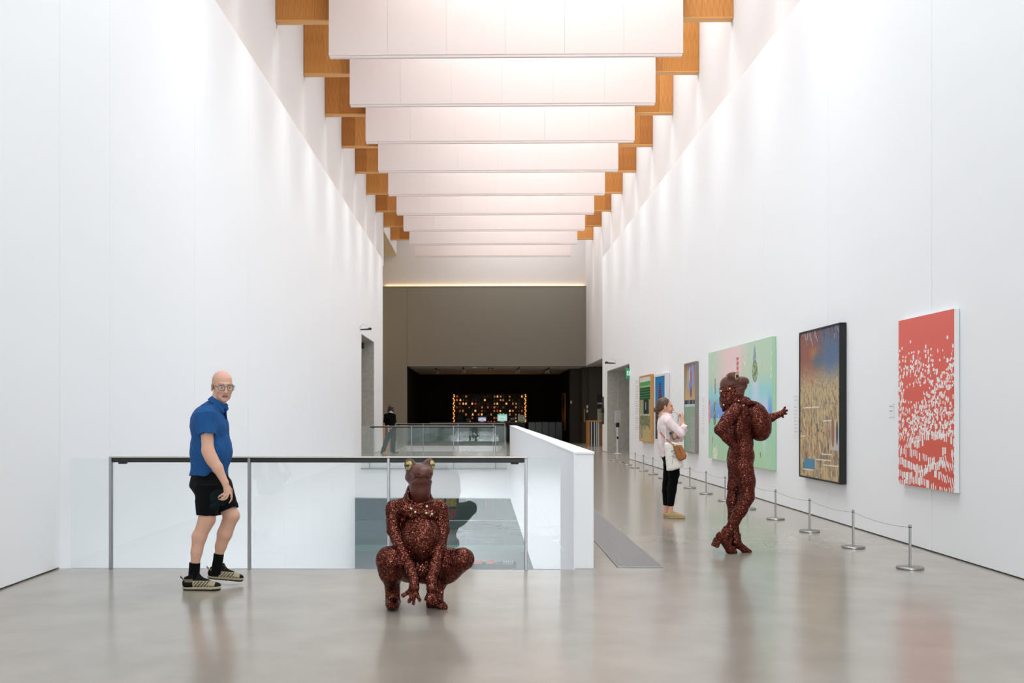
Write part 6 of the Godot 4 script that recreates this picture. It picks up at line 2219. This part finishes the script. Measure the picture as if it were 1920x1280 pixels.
func standing_frog() -> void:
	var t := thing("frog_figure", "standing frog figure in dark red sequins with a swollen chest and heeled boots", "sculpture", Vector3(2.47, 0, -10.235))
	var b := Body.new()
	b.limb([Vector3(0.108, 0.972, 0), Vector3(0.114, 1.106, 0), Vector3(0.098, 1.265, 0), Vector3(0.092, 1.407, 0)], [0.115, 0.100, 0.110, 0.105], 0.04)
	b.egg(Vector3(0.087, 1.36, 0), Vector3(0.105, 0.14, 0.165), Basis(), 0.05)
	b.egg(Vector3(0.046, 1.241, 0.02), Vector3(0.085, 0.16, 0.14), Basis(), 0.04)
	b.egg(Vector3(0.098, 0.948, 0), Vector3(0.120, 0.15, 0.155), Basis(), 0.05)
	b.egg(Vector3(0.036, 0.9, 0.06), Vector3(0.078, 0.09, 0.085), Basis(), 0.03)
	b.egg(Vector3(0.065, 0.895, -0.06), Vector3(0.078, 0.09, 0.085), Basis(), 0.03)
	# swollen chest
	b.egg(Vector3(0.26, 1.309, 0), Vector3(0.132, 0.205, 0.165), Basis(Vector3.BACK, 0.32), 0.012)
	# arm on the hip, arm stretched forward
	b.limb([Vector3(0.011, 1.425, 0.15), Vector3(-0.082, 1.321, 0.21), Vector3(-0.165, 1.229, 0.25)], [0.066, 0.060, 0.048], 0.02)
	b.limb([Vector3(-0.165, 1.229, 0.25), Vector3(-0.084, 1.146, 0.22), Vector3(0, 1.057, 0.18)], [0.048, 0.045, 0.034], 0.02)
	frog_hand(b, Vector3(-0.009, 1.068, 0.18), Vector3(0.011, 1.025, 0.175), [Vector3(-0.03, 0.958, 0.165), Vector3(-0.001, 0.943, 0.17), Vector3(0.033, 0.949, 0.172), Vector3(0.062, 0.986, 0.17)], 0.034)
	b.limb([Vector3(0.173, 1.424, -0.15), Vector3(0.366, 1.294, -0.24), Vector3(0.457, 1.34, -0.22), Vector3(0.545, 1.379, -0.2)], [0.062, 0.048, 0.040, 0.030], 0.02)
	frog_hand(b, Vector3(0.54, 1.375, -0.2), Vector3(0.565, 1.391, -0.2), [Vector3(0.6, 1.446, -0.2), Vector3(0.612, 1.417, -0.18), Vector3(0.613, 1.382, -0.2), Vector3(0.572, 1.35, -0.18)], 0.024)
	# legs, the near one crossed over on its toe
	b.limb([Vector3(0.092, 0.873, 0.085), Vector3(0.132, 0.724, 0.09), Vector3(0.142, 0.568, 0.1)], [0.108, 0.086, 0.068], 0.03)
	b.limb([Vector3(0.139, 0.56, 0.1), Vector3(0.077, 0.426, 0.085), Vector3(0.018, 0.314, 0.07), Vector3(-0.037, 0.224, 0.06)], [0.068, 0.062, 0.049, 0.044], 0.02)
	b.limb([Vector3(0.099, 0.865, -0.08), Vector3(0.059, 0.667, -0.06), Vector3(0.031, 0.501, -0.05), Vector3(0.039, 0.328, -0.03), Vector3(0.052, 0.178, -0.02)], [0.100, 0.066, 0.052, 0.048, 0.042], 0.03)
	var suit_mb := MB.new()
	b.into(suit_mb, 0.009, null, [0.004, 12.0])
	obj("suit", suit_mb, suit(), t)
	var all := [suit_mb]
	# near boot, tipped up on its toe
	b = Body.new()
	b.cuff(Vector3(-0.027, 0.246, 0.06), Vector3(-0.077, 0.164, 0.06), 0.053, 0.054, 0.01)
	b.egg(Vector3(-0.109, 0.167, 0.06), Vector3(0.050, 0.050, 0.046), Basis(), 0.02)
	b.cap(Vector3(-0.081, 0.156, 0.06), Vector3(-0.02, 0.034, 0.055), 0.052, 0.036, 0.02)
	b.cap(Vector3(-0.02, 0.028, 0.055), Vector3(0.034, 0.014, 0.055), 0.032, 0.020, 0.02)
	b.trim(Vector3(0, 0.003, 0), Vector3.DOWN)
	var m := MB.new()
	b.into(m, 0.007)
	var boot := obj("boot", m, suit(), t)
	all.append(m)
	m = MB.new()
	m.tf = Transform3D(Basis(Vector3.BACK, -0.42), Vector3(-0.153, 0.107, 0.06))
	m.box(Vector3(-0.033, -0.042, -0.034), Vector3(0.033, 0.045, 0.034), 0.008)
	obj("heel", m, suit(), boot)
	all.append(m)
	# far boot, flat
	b = Body.new()
	b.cuff(Vector3(0.06, 0.188, -0.03), Vector3(0.061, 0.098, -0.03), 0.050, 0.050, 0.01)
	b.cap(Vector3(0.052, 0.105, -0.03), Vector3(0.14, 0.034, -0.02), 0.048, 0.030, 0.02)
	b.cap(Vector3(0.14, 0.031, -0.02), Vector3(0.198, 0.012, -0.02), 0.030, 0.019, 0.02)
	b.trim(Vector3(0.063, -0.021, -0.03), Vector3.DOWN)
	m = MB.new()
	b.into(m, 0.007)
	boot = obj("boot", m, suit(), t)
	all.append(m)
	m = MB.new()
	m.tf = Transform3D(Basis(), Vector3(0.026, 0.039, -0.03) * Vector3(1, 0, 1))
	m.box(Vector3(-0.033, 0.0, -0.034), Vector3(0.033, 0.07, 0.034), 0.008)
	obj("heel", m, suit(), boot)
	all.append(m)
	# hood falling from the head, with a scarf point in front
	b = Body.new()
	b.cap(Vector3(0.008, 1.621, 0), Vector3(0.016, 1.526, 0), 0.104, 0.098, 0.03)
	b.cap(Vector3(0.019, 1.542, 0), Vector3(0.079, 1.47, 0), 0.100, 0.115, 0.04)
	b.egg(Vector3(-0.041, 1.531, 0), Vector3(0.058, 0.125, 0.115), Basis(), 0.03)
	b.egg(Vector3(-0.036, 1.494, 0.05), Vector3(0.062, 0.085, 0.10), Basis(Vector3.BACK, 0.2), 0.03)
	b.cap(Vector3(-0.07, 1.462, 0.06), Vector3(-0.088, 1.415, 0.06), 0.030, 0.012, 0.03)
	b.egg(Vector3(0.166, 1.494, 0.03), Vector3(0.092, 0.024, 0.09), Basis(Vector3.BACK, -0.12), 0.03)
	b.dent(Vector3(0.114, 1.637, 0), Vector3(0.11, 0.085, 0.16), Basis(Vector3.BACK, 0.3), 0.01)
	m = MB.new()
	b.into(m, 0.0075, null, [0.012, 14.0, Vector3(0.6, 1.6, 1)])
	var hood := obj("hood", m, suit(), t)
	all.append(m)
	studs(hood, [Vector3(-0.036, 1.63, 0.125), Vector3(-0.107, 1.608, 0.06), Vector3(0.05, 1.51, 0.13), Vector3(-0.005, 1.502, 0.12), Vector3(-0.099, 1.469, 0.14), Vector3(0.102, 1.466, 0.12)])
	scatter_sequins(t, all, 40000, 6, t)
	b = Body.new()
	b.tf = Transform3D(Basis(Vector3.UP, PI / 2 - 0.12) * Basis(Vector3.RIGHT, -0.16), Vector3(0.025, 1.667, 0))
	frog_head_shapes(b)
	m = MB.new()
	b.into(m, 0.0055)
	var hd := obj("head", m, resin(), t)
	frog_eyes(hd, b.tf, false)
